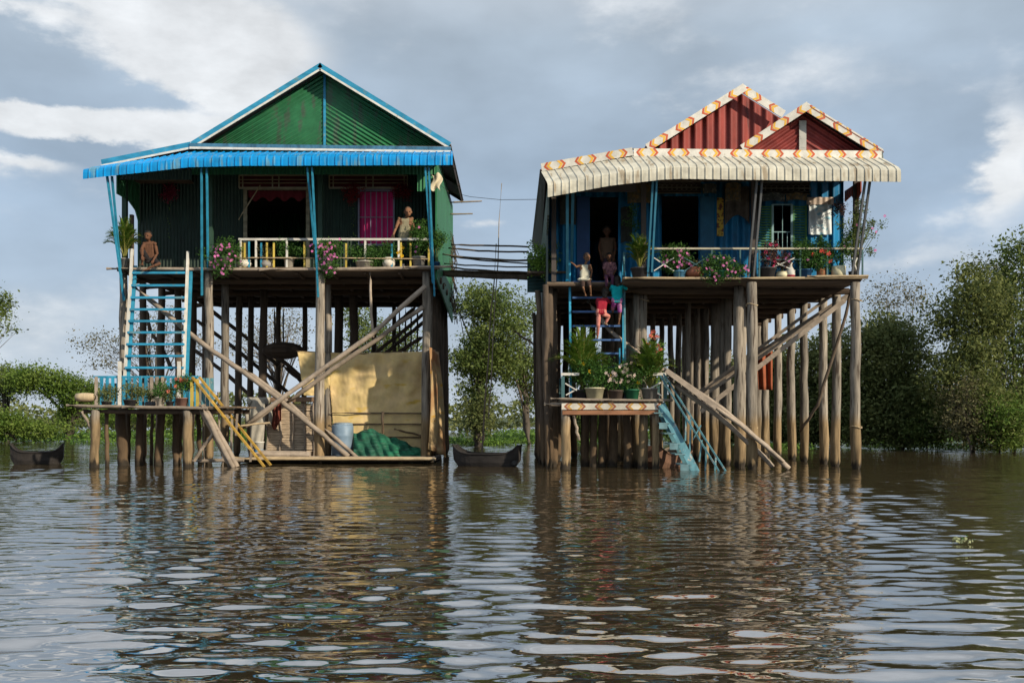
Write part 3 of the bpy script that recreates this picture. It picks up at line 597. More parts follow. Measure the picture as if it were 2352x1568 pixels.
    # clutter pinned under the porch eave: faded prints, lace strip, drapes
    fad = [mat('faded_print_a', (.16, .15, .12), .9, .3, (9, 9, 9), spots=((.28, .20, .10), (12, 12, 12), .5)), mat('faded_print_b', (.10, .12, .13), .9, .3, (9, 9, 9), spots=((.24, .25, .22), (14, 14, 14), .52)), mat('dark_drape', (.035, .04, .035), .95, .3, (6, 6, 6))]
    for i, (x0p, x1p, y0p, y1p) in enumerate(((1440, 1500, 424, 470), (1612, 1644, 426, 448), (1664, 1700, 424, 466), (1745, 1800, 447, 466), (1803, 1850, 448, 464), (1425, 1450, 480, 560), (1722, 1742, 430, 520), (1285, 1322, 440, 520))):
        MB().grid(lambda u, v: (B(x0p) + u * (B(x1p) - B(x0p)), EW - .10 - .012 * i - .02 * math.sin(u * 9 + i), Zb(y1p - 3 * math.sin(u * 3.1)) + v * (Zb(y0p) - Zb(y1p))), 14, 4).build('hanging_print', fad[(0, 1, 0, 1, 0, 2, 2, 2)[i]], h)
    # gables, roofs
    ya = 26.75
    P = lambda px, py, D=ya: (X(px, D), Z(py, D))
    g1, a1, g1r = P(1482, 336), P(1707, 196), P(1932, 338)
    yb = 26.5
    g2, a2, g2r = P(1700, 338, yb), P(1853, 238, yb), P(2031, 347, yb)
    le, lr = P(1242, 388), P(1470, 345)
    yg = 27.1
    MB().prism([(g1[0] + .15, yg, g1[1] - .1), (g1r[0] - .1, yg, g1[1] - .1), (a1[0], yg, a1[1] - .1)], (0, .05, 0)).build('gable_sheet', red_m, h)
    yh = yb + .4
    for m, p, s in ((red_l, g2, .12), (red_r, g2r, -.12)):
        mb = MB(); corr_tri(mb, (p[0] + s, yh, p[1] - .06), (a2[0], yh, a2[1] - .08), (a2[0], yh, g2[1] - .1), .17, .02); mb.build('gable_sheet', m, h)
    MB().box((a2[0] - .1, yh - .06, g2[1] - .05), (a2[0] + .09, yh - .025, a2[1] - .35)).build('gable_strip', mat('perforated_pale_strip', (.42, .43, .40), .5, spots=((.1, .1, .1), (5, 5, 9), .64)), h)
    rm = mat('rusty_red_roof', (.20, .07, .05), .6, .2, corr=((0, 1, 0), .12))
    for a, b, y in ((g1, a1, ya), (a1, g1r, ya + .5), (g2, a2, yb), (a2, g2r, yb), (le, lr, ya)):
        mb = MB(); slab(mb, a, b, y + .03, 37.7, .03); mb.build('roof', rm, h)
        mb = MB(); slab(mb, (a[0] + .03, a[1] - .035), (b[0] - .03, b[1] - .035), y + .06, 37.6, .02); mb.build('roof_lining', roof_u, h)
    mb = MB(); slab(mb, (lr[0] - .02, lr[1] - .02), (g1[0] + .2, g1[1] - .02), ya + .05, 37.7, .03); mb.build('roof', rm, h)
    # steep dark skirt hanging from the left eave
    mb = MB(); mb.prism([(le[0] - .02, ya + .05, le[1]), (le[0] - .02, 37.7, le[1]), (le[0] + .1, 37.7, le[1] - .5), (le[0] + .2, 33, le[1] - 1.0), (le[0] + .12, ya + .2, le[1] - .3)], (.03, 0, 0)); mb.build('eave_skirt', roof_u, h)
    CH = [white_m, orange_c, yellow_c]
    def fb(a, b, y, hh=.21, e=.05):
        mb = MB(); fascia_line(mb, V((a[0], y, a[1] + e)), V((b[0], y, b[1] + e)), hh, .03, chev=.16); return mb.build('chevron_board', CH, h)
    fb(g1, a1, ya); fb(a1, P(1806, 258), ya + .04); fb(g2, a2, yb); fb(a2, g2r, yb + .035)
    yf = ya - .32
    fb(P(1242, 380, yf), P(1452, 343, yf), yf); fb(P(1456, 340, yf), P(2028, 346, yf), yf + .035, .21, 0)
    MB().prism([(X(1456, yf), yf + .06, Z(339, yf)), (X(2028, yf), yf + .06, Z(345, yf)), (X(2028, yf), yg, Z(345, yf) + .1), (X(1456, yf), yg, Z(339, yf) + .14)], (0, 0, -.03)).build('apron_roof', rm, h)
    MB().prism([(X(2028, yf), yf + .02, Z(346, yf)), (X(2046, yf), yf + .5, Z(355, yf)), (X(2028, yf), yf + .02, Z(364, yf))], (0, .03, 0)).build('gutter_end', mat('green_grey_metal', (.16, .2, .16), .6), h)
    # awning
    y0, y1 = 25.7, 26.45
    path = [(X(1258, y0), Z(424, y0)), (X(1400, y0), Z(398, y0)), (X(1517, y0), Z(384, y0)), (X(1560, y0), Z(382, y0)), (X(2071, y0), Z(389, y0))]
    back = [(X(1243, y1), Z(395, y1)), (X(1460, y1), Z(359, y1)), (X(2030, y1), Z(364, y1))]
    awning(h, 'awning', awn_cream, path, back, .205, .33, y0, y1, rib=.026)
    st = mat('dark_blue_strut_paint', (.05, .22, .34), .5)
    ys = 25.9
    for a, b, e in (((1303, 440), (1303, 640), 27.9), ((1316, 440), (1313, 600), 27.9), ((1500, 405), (1488, 624), 26.95), ((1509, 405), (1497, 624), 26.95), ((1739, 408), (1718, 634), 26.95), ((1751, 408), (1731, 634), 26.95), ((1988, 410), (1956, 640), 26.95), ((1999, 410), (1968, 640), 26.95)):
        MB().beam(W(*a, ys), W(*b, e), .075, .05).build('strut', st if a[0] < 1700 else mat('weathered_strut', (.13, .14, .15), .7), h)
    # railing with crosses
    yr = EF + .0; ro = MB().box((X(1490, yr), yr - .025, Z(573, yr)), (X(1982, yr), yr + .025, Z(569, yr))).build('railing', cream_m, h)
    MB().box((X(1745, yr), yr - .02, Z(597, yr)), (X(1982, yr), yr + .02, Z(595, yr))).build('lower_rail', mat('dark_teal_rail', (.05, .12, .13), .6), ro)
    tl = mat('dark_teal_rail', (.05, .12, .13), .6)
    for px in (1490, 1560, 1635, 1700, 1744, 1838, 1900, 1981): MB().box((X(px, yr) - .02, yr - .018, zd), (X(px, yr) + .02, yr + .018, Z(573, yr) - .002)).build('rail_post', tl, ro)
    for x0p, x1p in ((1490, 1560), (1560, 1635), (1635, 1700), (1744, 1838), (1945, 1981)):
        for a, b in (((x0p + 12, 592), (x1p - 12, 622)), ((x0p + 12, 622), (x1p - 12, 592))):
            MB().beam(W(a[0], a[1], yr + (.012 if a[1] == 592 else -.012)), W(b[0], b[1], yr + (.012 if a[1] == 592 else -.012)), .02, .03).build('cross_slat', white_m if x0p != 1560 else tl, ro)
    # long braces: planks rising to the right, pole bundle falling to the right
    def pole(pts, r, m=wood_grey, flat=False):
        P = [W(*p) for p in pts]; mb = MB()
        if flat: mb.beam(P[0], P[-1], .06, r * 2)
        else:
            q = []
            for a, b in zip(P, P[1:]):
                for i in range(4): q.append(a.lerp(b, i / 4) + V((rnd.uniform(-1, 1), 0, rnd.uniform(-1, 1))) * .012)
            q.append(P[-1]); mb.tube(q, [r * rnd.uniform(.92, 1.08) for _ in q], 8)
        return mb.build('brace', m, h, smooth=not flat)
    pole([(1525, 848, 26.9), (1660, 940, 26.8), (1760, 1025, 26.75), (1812, 1076, 26.7)], .07, wood_grey)
    pole([(1530, 868, 27.0), (1650, 955, 27.0), (1755, 1050, 27.0), (1775, 1072, 27)], .065, wood_grey)
    pole([(1545, 862, 26.75), (1700, 975, 26.7), (1800, 1060, 26.6)], .05, wood_grey)
    pole([(1530, 850, 26.7), (1646, 936, 26.6)], .065, wood_grey, True)
    pole([(1600, 905, 30), (1770, 790, 30), (1958, 672, 29)], .07, wood_grey, True); pole([(1610, 945, 28.6), (1770, 835, 28.2), (1940, 690, 28)], .065, wood_grey, True)
    pole([(1590, 925, 29.2), (1760, 815, 28.9), (1950, 682, 28.6)], .05, wood_grey, True); pole([(1620, 890, 29.6), (1780, 770, 29.4), (1930, 664, 29.2)], .045, wood_grey, True)
    pole([(1955, 664, 28.2), (1938, 740, 28.2), (1928, 770, 28.2), (1890, 890, 28.3), (1878, 930, 28.4), (1838, 990, 29)], .045, wood_dark)
    pole([(1440, 790, 28), (1520, 850, 28), (1560, 870, 28)], .07, wood_grey); pole([(1350, 690, 28.5), (1400, 760, 28.3), (1520, 855, 28)], .06, wood_grey)
    return h
HR = right_house()
# ================================================================ vegetation builders
def leaf_mat(name, col, col2, sc_=1.2, trans=.25):
    m = bpy.data.materials.new(name); m.use_nodes = True; nt = m.node_tree; L = nt.links.new; b = nt.nodes['Principled BSDF']
    b.inputs['Roughness'].default_value = .6; b.inputs['Specular IOR Level'].default_value = .2
    tc = mk(nt, 'ShaderNodeTexCoord'); n = mk(nt, 'ShaderNodeTexNoise'); n.inputs['Scale'].default_value = sc_; n.inputs['Detail'].default_value = 3; L(tc.outputs['Object'], n.inputs['Vector'])
    n2 = mk(nt, 'ShaderNodeTexNoise'); n2.inputs['Scale'].default_value = sc_ * 9; n2.inputs['Detail'].default_value = 1; L(tc.outputs['Object'], n2.inputs['Vector'])
    a = mk(nt, 'ShaderNodeMath', operation='ADD'); L(n.outputs['Fac'], a.inputs[0]); L(n2.outputs['Fac'], a.inputs[1])
    q = mk(nt, 'ShaderNodeMapRange'); L(a.outputs[0], q.inputs[0]); q.inputs[1].default_value = .75; q.inputs[2].default_value = 1.25
    x = mk(nt, 'ShaderNodeMix', data_type='RGBA'); L(q.outputs[0], x.inputs[0]); x.inputs[6].default_value = (*col, 1); x.inputs[7].default_value = (*col2, 1)
    L(x.outputs[2], b.inputs['Base Color'])
    t = mk(nt, 'ShaderNodeBsdfTranslucent'); L(x.outputs[2], t.inputs[0]); ms = mk(nt, 'ShaderNodeMixShader'); ms.inputs[0].default_value = trans
    L(b.outputs[0], ms.inputs[1]); L(t.outputs[0], ms.inputs[2]); L(ms.outputs[0], nt.nodes['Material Output'].inputs[0])
    return m
lf_dark = leaf_mat('dark_leaves', (.085, .12, .04), (.22, .24, .085), .5, .32)
lf_olive = leaf_mat('olive_leaves', (.08, .11, .032), (.21, .235, .075), .8, .35)
lf_mid = leaf_mat('mid_leaves', (.06, .105, .025), (.19, .24, .065), .6, .32)
lf_light = leaf_mat('light_leaves', (.07, .14, .02), (.18, .25, .05), .5, .32)
lf_dry = leaf_mat('dry_leaves', (.08, .08, .04), (.20, .18, .09), .7)
lf_pot = leaf_mat('garden_leaves', (.03, .09, .02), (.09, .20, .04), 4)
lf_lime = leaf_mat('lime_leaves', (.08, .19, .03), (.20, .32, .05), 4)
lf_purple = leaf_mat('purple_leaves', (.05, .04, .035), (.14, .07, .06), 5)
lf_palm = leaf_mat('palm_leaves', (.07, .17, .02), (.22, .32, .05), 3)
lf_grass = leaf_mat('marsh_leaves', (.05, .12, .02), (.14, .24, .04), .25)
NR = np.random.default_rng(11)
def leaves(name, pts, size, m, parent=None, aspect=2.0, upbias=.6, smin=.6, **kw):
    """one small bent leaf face per point"""
    n = len(pts); pts = np.asarray(pts, float)
    nrm = NR.normal(size=(n, 3)); nrm[:, 2] += upbias; nrm /= np.linalg.norm(nrm, axis=1)[:, None]
    t = NR.normal(size=(n, 3)); t -= nrm * (t * nrm).sum(1)[:, None]; t /= np.linalg.norm(t, axis=1)[:, None]
    b = np.cross(nrm, t); s = size * (smin * .6 + 1.1 * NR.uniform(0, 1, n) ** 1.6)[:, None]
    w = s / aspect
    q = np.stack([pts - t * s * .5, pts + b * w * .5, pts + t * s * .5 - nrm * s * .12, pts - b * w * .5], 1).reshape(-1, 3)
    org = np.array(root_loc(parent)) if parent is not None else (np.array([pts[:, 0].mean(), pts[:, 1].mean(), pts[:, 2].min()]) if kw.get('kind') != 'stuff' else np.zeros(3))
    q = q - org
    me = bpy.data.meshes.new(name); me.vertices.add(4 * n); me.vertices.foreach_set('co', q.astype(np.float32).ravel())
    me.loops.add(4 * n); me.loops.foreach_set('vertex_index', np.arange(4 * n, dtype=np.int32)); me.polygons.add(n)
    me.polygons.foreach_set('loop_start', np.arange(0, 4 * n, 4, dtype=np.int32)); me.polygons.foreach_set('loop_total', np.full(n, 4, np.int32))
    me.update(calc_edges=True); me.materials.append(m); o = bpy.data.objects.new(name, me); sc.collection.objects.link(o)
    if parent is not None: o.parent = parent
    else: o.location = org
    return tag(o, **kw)
def clumps(ells, nclump, per, sig, flat=.7):
    """leaf points gathered in clumps spread through ellipsoids; ells = [(cx,cy,cz,rx,ry,rz)]"""
    vol = np.array([e[3] * e[4] * e[5] for e in ells]); vol = vol / vol.sum(); out = []; cs = []
    for e, f in zip(ells, vol):
        k = max(3, int(nclump * f)); d = NR.normal(size=(k, 3)); d /= np.linalg.norm(d, axis=1)[:, None]
        r = NR.uniform(.15, 1, k) ** .45 * NR.uniform(.82, 1.12, k); c = np.array(e[:3]) + d * r[:, None] * np.array(e[3:])
        cs.append(c)
    cs = np.concatenate(cs)
    p = np.repeat(cs, per, 0) + NR.normal(size=(len(cs) * per, 3)) * np.array([sig, sig, sig * flat]) * np.repeat(NR.uniform(.5, 1.4, len(cs)), per)[:, None]
    return p, cs
def tree(label, name, base, ells, nclump, per, sig, size, m, trunk=.16, nl=9, group='trees along the flooded bank', bark=None, low=.25, hang=0, mult=1):
    base = V(base); t = thing(name, label, 'tree', base, group)
    ells = [tuple(e) for e in ells]; ex = []
    if 'woodland' in (group or ''):
        e0 = max(ells, key=lambda e: e[3]); ells.append((e0[0], e0[1] - .3, 1.15, e0[3], e0[4], 1.25)); nclump = int(nclump * 1.2)
    for e in ells:
        for _ in range(5):
            a = rnd.uniform(0, 6.28); q = rnd.uniform(-.3, 1.0); w = math.sqrt(max(0, 1 - q * q)); k = rnd.uniform(.22, .42); kk = rnd.uniform(.8, 1.08)
            ex.append((e[0] + e[3] * w * math.cos(a) * kk, e[1] + e[4] * w * math.sin(a) * .8, e[2] + e[5] * q * kk, e[3] * k, e[4] * k, e[5] * k * .8))
    ells = [(e[0], e[1], e[2], e[3] * .88, e[4] * .88, e[5] * .88) for e in ells] + ex; p, cs = clumps(ells, nclump, per, sig)
    if hang: p[:, 2] -= np.abs(NR.normal(size=len(p))) * hang
    p = p[p[:, 2] > .05]
    leaves('crown', p, size, m, t)
    big = max(ells, key=lambda e: e[3] * e[4] * e[5]); top = V(big[:3]) + V((0, 0, big[5] * .4))
    mb = MB(); pts = []
    for i in range(7):
        k = i / 6; q = base.lerp(top, k); pts.append(q + V((rnd.uniform(-1, 1), rnd.uniform(-1, 1), 0)) * .18 * (1 - abs(k - .5)))
    pts[0].z = -.4; mb.tube(pts, [trunk * (1.15 - .85 * i / 6) for i in range(7)], 8)
    mb.build('trunk', bark or bark_m, t, smooth=True)
    mb = MB(); idx = NR.choice(len(cs), min(nl * 4, len(cs)), replace=False)
    for j, i in enumerate(idx):
        k = rnd.uniform(low, .95); s = base.lerp(top, k); e = V(cs[i]); mid = s.lerp(e, .5) + V((rnd.uniform(-.2, .2), rnd.uniform(-.2, .2), rnd.uniform(0, .45)))
        r = trunk * (.42 if j < nl else .16) * (1.2 - k)
        mb.tube([s, s.lerp(mid, .5) + V((0, 0, .1)), mid, mid.lerp(e, .6), e], [r, r * .8, r * .6, r * .4, r * .15], 5)
    mb.build('limbs', bark or bark_m, t, smooth=True)
    return t
bark_m = mat('grey_bark', (.13, .11, .09), .9, .25, (4, 4, 1), bump=.5, bscale=10)
bark_d = mat('dark_bark', (.05, .042, .035), .9, .25, (4, 4, 1))
def E(px, py, D, rx, ry, dp=None):       # ellipsoid around a crown seen at px, py; radii in photo px
    w = W(px, py, D); return (w.x, w.y, w.z, rx / F * D, (dp or rx) / F * D, ry / F * D)
T = tree
G = 'trees in the flooded woodland behind the red house'
T('tall leafy tree at the right edge, highest of the wood', 'broadleaf_tree', (X(2330, 43), 43, 0), [E(2350, 680, 43, 85, 150), E(2330, 860, 43, 100, 120), E(2345, 575, 43, 30, 45)], 899, 22, .33, 0.172, lf_mid, group=G)
T('broad olive-green tree with a rounded top in the middle of the right-hand wood', 'broadleaf_tree', (X(2235, 42), 42, 0), [E(2245, 720, 42, 85, 110), E(2205, 880, 41.5, 80, 110), E(2260, 940, 41, 90, 70), E(2225, 625, 42.5, 30, 40)], 1292, 22, .32, 0.17500000000000002, lf_olive, group=G)
T('thin half-bare tree with sparse crown beside the right end of the cream awning house', 'broadleaf_tree', (X(2065, 50), 50, 0), [E(2045, 680, 50, 65, 45), E(2105, 700, 50, 40, 50), E(2010, 720, 50, 30, 40)], 170, 13, .32, .14, lf_dry, trunk=.12, nl=16, group=G)
T('dense dark tree just right of the outermost stilt', 'broadleaf_tree', (X(2070, 45), 45, 0), [E(2060, 830, 45, 85, 110), E(2100, 930, 44.5, 80, 80), E(2040, 780, 46, 50, 50)], 1224, 22, .34, 0.1875, lf_dark, group=G)
T('dark round-topped tree half hidden by the outermost stilts', 'broadleaf_tree', (X(1960, 46), 46, 0), [E(1960, 850, 46, 75, 115), E(1970, 940, 45.5, 70, 80)], 884, 22, .34, 0.1875, lf_dark, group=G)
T('dark tree seen between the fourth and fifth stilts of the right flank', 'broadleaf_tree', (X(1870, 48), 48, 0), [E(1870, 870, 48, 70, 105), E(1860, 950, 47.5, 70, 75)], 816, 22, .34, 0.2, lf_dark, group=G)
T('dark tree seen beyond the red cloth under the house', 'broadleaf_tree', (X(1785, 50), 50, 0), [E(1790, 880, 50, 70, 90), E(1780, 950, 50, 70, 70)], 680, 22, .36, 0.21250000000000002, lf_olive, group=G)
T('dark tree behind the rear stilts left of the red cloth', 'broadleaf_tree', (X(1690, 52), 52, 0), [E(1690, 890, 52, 75, 80), E(1680, 960, 52, 75, 60)], 612, 22, .38, 0.22499999999999998, lf_dark, group=G)
T('bush-like tree seen between crossing beams under the house', 'broadleaf_tree', (X(1600, 54), 54, 0), [E(1590, 890, 54, 70, 80), E(1580, 960, 54, 75, 55)], 478, 22, .38, 0.207, lf_mid, group=G)
T('bright green tree seen under the flower platform', 'broadleaf_tree', (X(1400, 56), 56, 0), [E(1400, 870, 56, 110, 100), E(1380, 970, 56, 110, 45)], 609, 22, .38, 0.207, lf_mid, group=G)
T('low bright green shrub tree standing in the water near the right edge', 'shrub', (X(2300, 40), 40, 0), [E(2300, 980, 40, 65, 50), E(2345, 960, 40.5, 40, 60)], 377, 22, .22, 0.127, lf_light, trunk=.07, group=G)
T('small yellowish shrub at the foot of the dark wood', 'shrub', (X(2130, 43.5), 43.5, 0), [E(2125, 1000, 43.5, 40, 28), E(2160, 985, 43.5, 40, 36)], 217, 22, .22, 0.138, lf_mid, trunk=.06, group=G)
T('brown twiggy bush whose stems stand in the water right of the wood', 'shrub', (X(2225, 40), 40, 0), [E(2220, 965, 40, 50, 55), E(2205, 900, 40, 45, 50)], 190, 16, .25, .11, lf_dry, trunk=.06, nl=14, group=G)
T('pale dry-topped tree rising behind the right-hand wood', 'broadleaf_tree', (X(2290, 50), 50, 0), [E(2270, 640, 50, 60, 60), E(2300, 700, 50, 60, 80)], 260, 18, .34, .15, lf_dry, nl=14, group=G)
G2 = 'trees between the two stilt houses'
T('tall airy green tree between the two houses', 'broadleaf_tree', (X(1095, 50), 50, 0), [E(1110, 695, 50, 70, 45), E(1100, 825, 50, 72, 58), E(1135, 765, 50, 60, 60), E(1095, 905, 50, 42, 48), E(1160, 840, 50, 40, 60)], 1150, 20, .30, .17, lf_mid, trunk=.34, nl=14, group=G2, bark=bark_d)
T('bushy tree with arching limbs touching the dark side of the red house', 'broadleaf_tree', (X(1215, 52), 52, 0), [E(1195, 725, 52, 50, 60), E(1190, 830, 52, 55, 70), E(1230, 880, 52, 40, 80)], 623, 17, .3, 0.149, lf_mid, trunk=.2, nl=12, group=G2)
T('low creeper-covered stump at the foot of the tree between the houses', 'shrub', (X(1095, 49), 49, 0), [E(1098, 960, 49, 38, 50)], 187, 20, .3, 0.1625, lf_dark, trunk=.3, group=G2, bark=bark_d)
G3 = 'trees on the left bank'
T('arching creeper-hung tree at the left edge above the rowing boat', 'creeper_tree', (X(150, 60), 60, 0), [E(60, 862, 60, 50, 28), E(130, 872, 60, 45, 30), E(195, 898, 60, 50, 30), E(158, 935, 60, 26, 40)], 1044, 20, .3, 0.161, lf_light, trunk=.3, nl=8, group=G3, hang=.35, bark=bark_d)
T('olive creeper crown drooping at the far left of the picture', 'creeper_tree', (X(20, 62), 62, 0), [E(10, 868, 62, 50, 34), E(-60, 880, 62, 50, 34)], 551, 20, .3, 0.172, lf_mid, trunk=.18, nl=8, group=G3, hang=.4)
T('low bright green bush beside the water above the rowing boat', 'shrub', (X(40, 58), 58, 0), [E(10, 975, 58, 70, 24), E(90, 988, 58, 50, 14)], 478, 22, .3, 0.172, lf_light, trunk=.08, group=G3)
T('open tree with thin horizontal limbs behind the white and blue ladder', 'broadleaf_tree', (X(375, 60), 60, 0), [E(235, 800, 60, 60, 40), E(330, 790, 60, 60, 60), E(440, 800, 60, 60, 60), E(380, 740, 60, 50, 40), E(240, 840, 60, 40, 12)], 300, 16, .3, .14, lf_dry, trunk=.2, nl=20, group=G3)
T('grey half-bare tree seen behind the middle stilts of the green house', 'broadleaf_tree', (X(640, 60), 60, 0), [E(640, 770, 60, 90, 80), E(560, 790, 60, 60, 70)], 230, 15, .34, .13, lf_dry, trunk=.2, nl=24, group=G3)
T('leafy tree seen above the yellow tarpaulin', 'broadleaf_tree', (X(860, 58), 58, 0), [E(860, 790, 58, 70, 60), E(920, 800, 58, 50, 40), E(820, 730, 58, 50, 40)], 478, 18, .32, 0.172, lf_mid, trunk=.2, nl=14, group=G3)
T('sparse leafy branch tree mostly outside the left edge', 'broadleaf_tree', (X(-80, 46), 46, 0), [E(-60, 720, 46, 90, 90), E(15, 730, 46, 32, 45), E(10, 690, 46, 20, 20)], 377, 18, .22, 0.149, lf_mid, trunk=.22, nl=14, group=G3)
T('green tree under the small left landing, between its stilts', 'shrub', (X(300, 60), 60, 0), [E(270, 960, 60, 60, 28), E(370, 960, 60, 60, 28), E(450, 960, 60, 50, 28)], 478, 20, .3, 0.172, lf_light, trunk=.08, group=G3)
# far treeline, marsh and floating weeds
def band(name, pts_fn, n, size, m, label, **k):
    p = np.array([pts_fn() for _ in range(n)]); leaves(name, p, size, m, None, label=label, cat=k.get('cat', 'vegetation'), kind='stuff', upbias=k.get('up', .8))
def far_pt():
    x = rnd.uniform(-75, 95); y = rnd.uniform(92, 100); h = 3.0 + 1.6 * mnoise.noise(V((x * .06, 3, 0))) + .8 * mnoise.noise(V((x * .3, 9, 0)))
    return (x, y, rnd.random() ** .8 * max(.6, h))
band('far_woodland', far_pt, 26000, .55, lf_dark, 'distant low treeline beyond the marsh')
def marsh_pt():
    while 1:
        x = rnd.uniform(-42, 50); y = rnd.uniform(55, 90); n = mnoise.noise(V((x * .07, y * .16, 4)))
        edge = 58 + 3 * mnoise.noise(V((x * .12, 0, 1)))
        if y > edge and (n > -.05 or (x < X(330, y) and y < 72)): return (x, y, rnd.random() * (.32 + .3 * max(0, n)))
band('marsh_grass', marsh_pt, 42000, .22, lf_grass, 'low bright green marsh plants along the far bank', up=.2)
def weed_pt():
    x = rnd.uniform(-30, -16); y = rnd.gauss(50, 3); return (x, y, rnd.random() * .12)
def weed2():
    a = rnd.choice([(X(1120, 51), 51, 1.6), (X(1060, 56), 56, 2.2), (X(1190, 57), 57, 2), (X(2200, 45), 45, 3), (X(2040, 50), 50, 2), (X(1345, 53), 53, 2.5), (X(300, 54), 54, 4), (X(1790, 44), 44, 1)])
    return (a[0] + rnd.gauss(0, a[2] * .6), a[1] + rnd.gauss(0, .8), rnd.random() * .25)
band('floating_weed', weed2, 9000, .16, lf_grass, 'mats of floating green weed on the water under the trees', up=.3)
hy = thing('water_hyacinth', 'small clump of pale green water hyacinth floating alone on open water', 'water plant', W(2208, 1250, 11.1, 0))
c0 = V(hy.location); p = [c0 + V((rnd.gauss(0, .07), rnd.gauss(0, .05), rnd.uniform(.01, .07))) for _ in range(36)]
leaves('foliage', p, .05, leaf_mat('pale_leaves', (.30, .36, .16), (.5, .52, .32), 20), hy, aspect=1.2)
p = [c0 + V((rnd.gauss(.02, .04), rnd.gauss(0, .03), rnd.uniform(.05, .13))) for _ in range(8)]
leaves('stem', p, .05, lf_pot, hy, aspect=4, upbias=0)
# ================================================================ landings, ladders, raft
ZL = Z(933, 28.1)                        # left landing floor
def left_landing():
    t = thing('wooden_landing', 'weathered plank landing on stilts at the foot of the white ladder', 'landing', (X(330, 29), 29, 0))
    x0, x1 = X(160, 28.1), X(548, 28.1); y0, y1 = 28.1, 30.2
    deck(t, x0 + .1, x1 - .05, y0, y1, ZL, .04, .14)
    mb = MB(); mb.log((X(150, 28), 28.05, ZL + .03), (X(300, 28), 28.05, ZL - .02), .04); mb.log((X(280, 28), 28.03, ZL - .02), (X(475, 28), 28.05, ZL - .05), .045); mb.build('edge_pole', wood_grey, t)
    for y in (28.3, 29.2, 30.0): MB().log((x0 + .3, y, ZL - .14), (x1 - .2, y, ZL - .14), .07).build('floor_beam', wood_dark, t)
    for px, d, r in ((220, 28.2, .13), (430, 28.2, .13), (245, 28.7, .06), (276, 29.3, .15), (296, 30.2, .07), (322, 29.6, .12), (350, 30.6, .05), (371, 29.6, .12), (403, 30, .1), (415, 30.6, .09), (455, 30.2, .07), (283, 30.4, .1)):
        post(t, X(px, d), d, ZL - .1, r, m=wood_post if d < 28.5 else wood_dark, lean=.25)
    MB().log(W(188, 945, 28.1), W(218, 1000, 28.2), .04).build('brace', wood_grey, t)
    # picket fence at the back and the right
    yb = 29.7; f = MB().box((X(215, yb), yb - .02, Z(868, yb)), (X(462, yb), yb + .02, Z(863, yb))).build('picket_fence', blue_m, t)
    px = 222
    while px < 462: MB().box((X(px, yb) - .045, yb - .045, ZL), (X(px, yb) + .045, yb - .022, Z(865, yb))).build('picket', blue_m if rnd.random() < .8 else wood_grey, f); px += 12.7
    for px in (467, 477, 487): MB().box((X(px, 28.8) - .05, 28.78, ZL), (X(px, 28.8) + .05, 28.8, Z(868, 28.8))).build('picket', lblue_m, f)
    for a, b in (((186, 905), (235, 925)), ((240, 905), (475, 928))): MB().box((X(a[0], 29.9), 29.86, Z(922, 29.9)), (X(b[0], 29.9), 29.9, Z(880, 29.9))).build('back_board', mat('grey_boards', (.2, .19, .17), .85, .25, (9, 3, 1)), t) if a[0] > 200 else None
    ym = mat('dull_yellow_paint', (.52, .40, .08))
    for px in (440, 453): MB().box((X(px, 28.2) - .04, 28.2, ZL), (X(px, 28.2) + .04, 28.24, Z(870, 28.2))).build('picket', ym, f)
left_landing()

def left_ladder():
    t = thing('ladder', 'tall ladder with white rails and blue rungs up to the green house porch', 'ladder', (X(350, 29.8), 29.8, ZL))
    d0, d1 = 29.75, 30.35
    for (a, b, wp) in (((283, 868), (304, 572), 0), ((419, 868), (432, 578), 0)):
        A, B = W(a[0], 925, d0, ZL), W(*b, d1); A = V((A.x - (B.x - A.x) * .1, A.y, ZL))
        MB().beam(A, B, .09, .07).build('rail', white_m, t)
        MB().beam(A + V((.075, .05, 0)), B + V((.075, .05, -.5)), .05, .1).build('stringer', blue_m, t)
        MB().box((X(a[0] - 6, d0) - .04, d0 - .12, ZL), (X(a[0] - 6, d0) + .05, d0 - .05, Z(830, d0))).build('newel', white_m, t)
    ys = [626, 655, 683, 710, 737, 763, 790, 817, 844]
    for i, y in enumerate(ys):
        k = (868 - y) / 290; dd = d0 + (d1 - d0) * k
        MB().box((X(285 + 21 * k, dd), dd, Z(y + 2.5, dd)), (X(420 + 12 * k, dd), dd + .12, Z(y - 2.5, dd))).build('rung', fas_blue, t)
left_ladder()

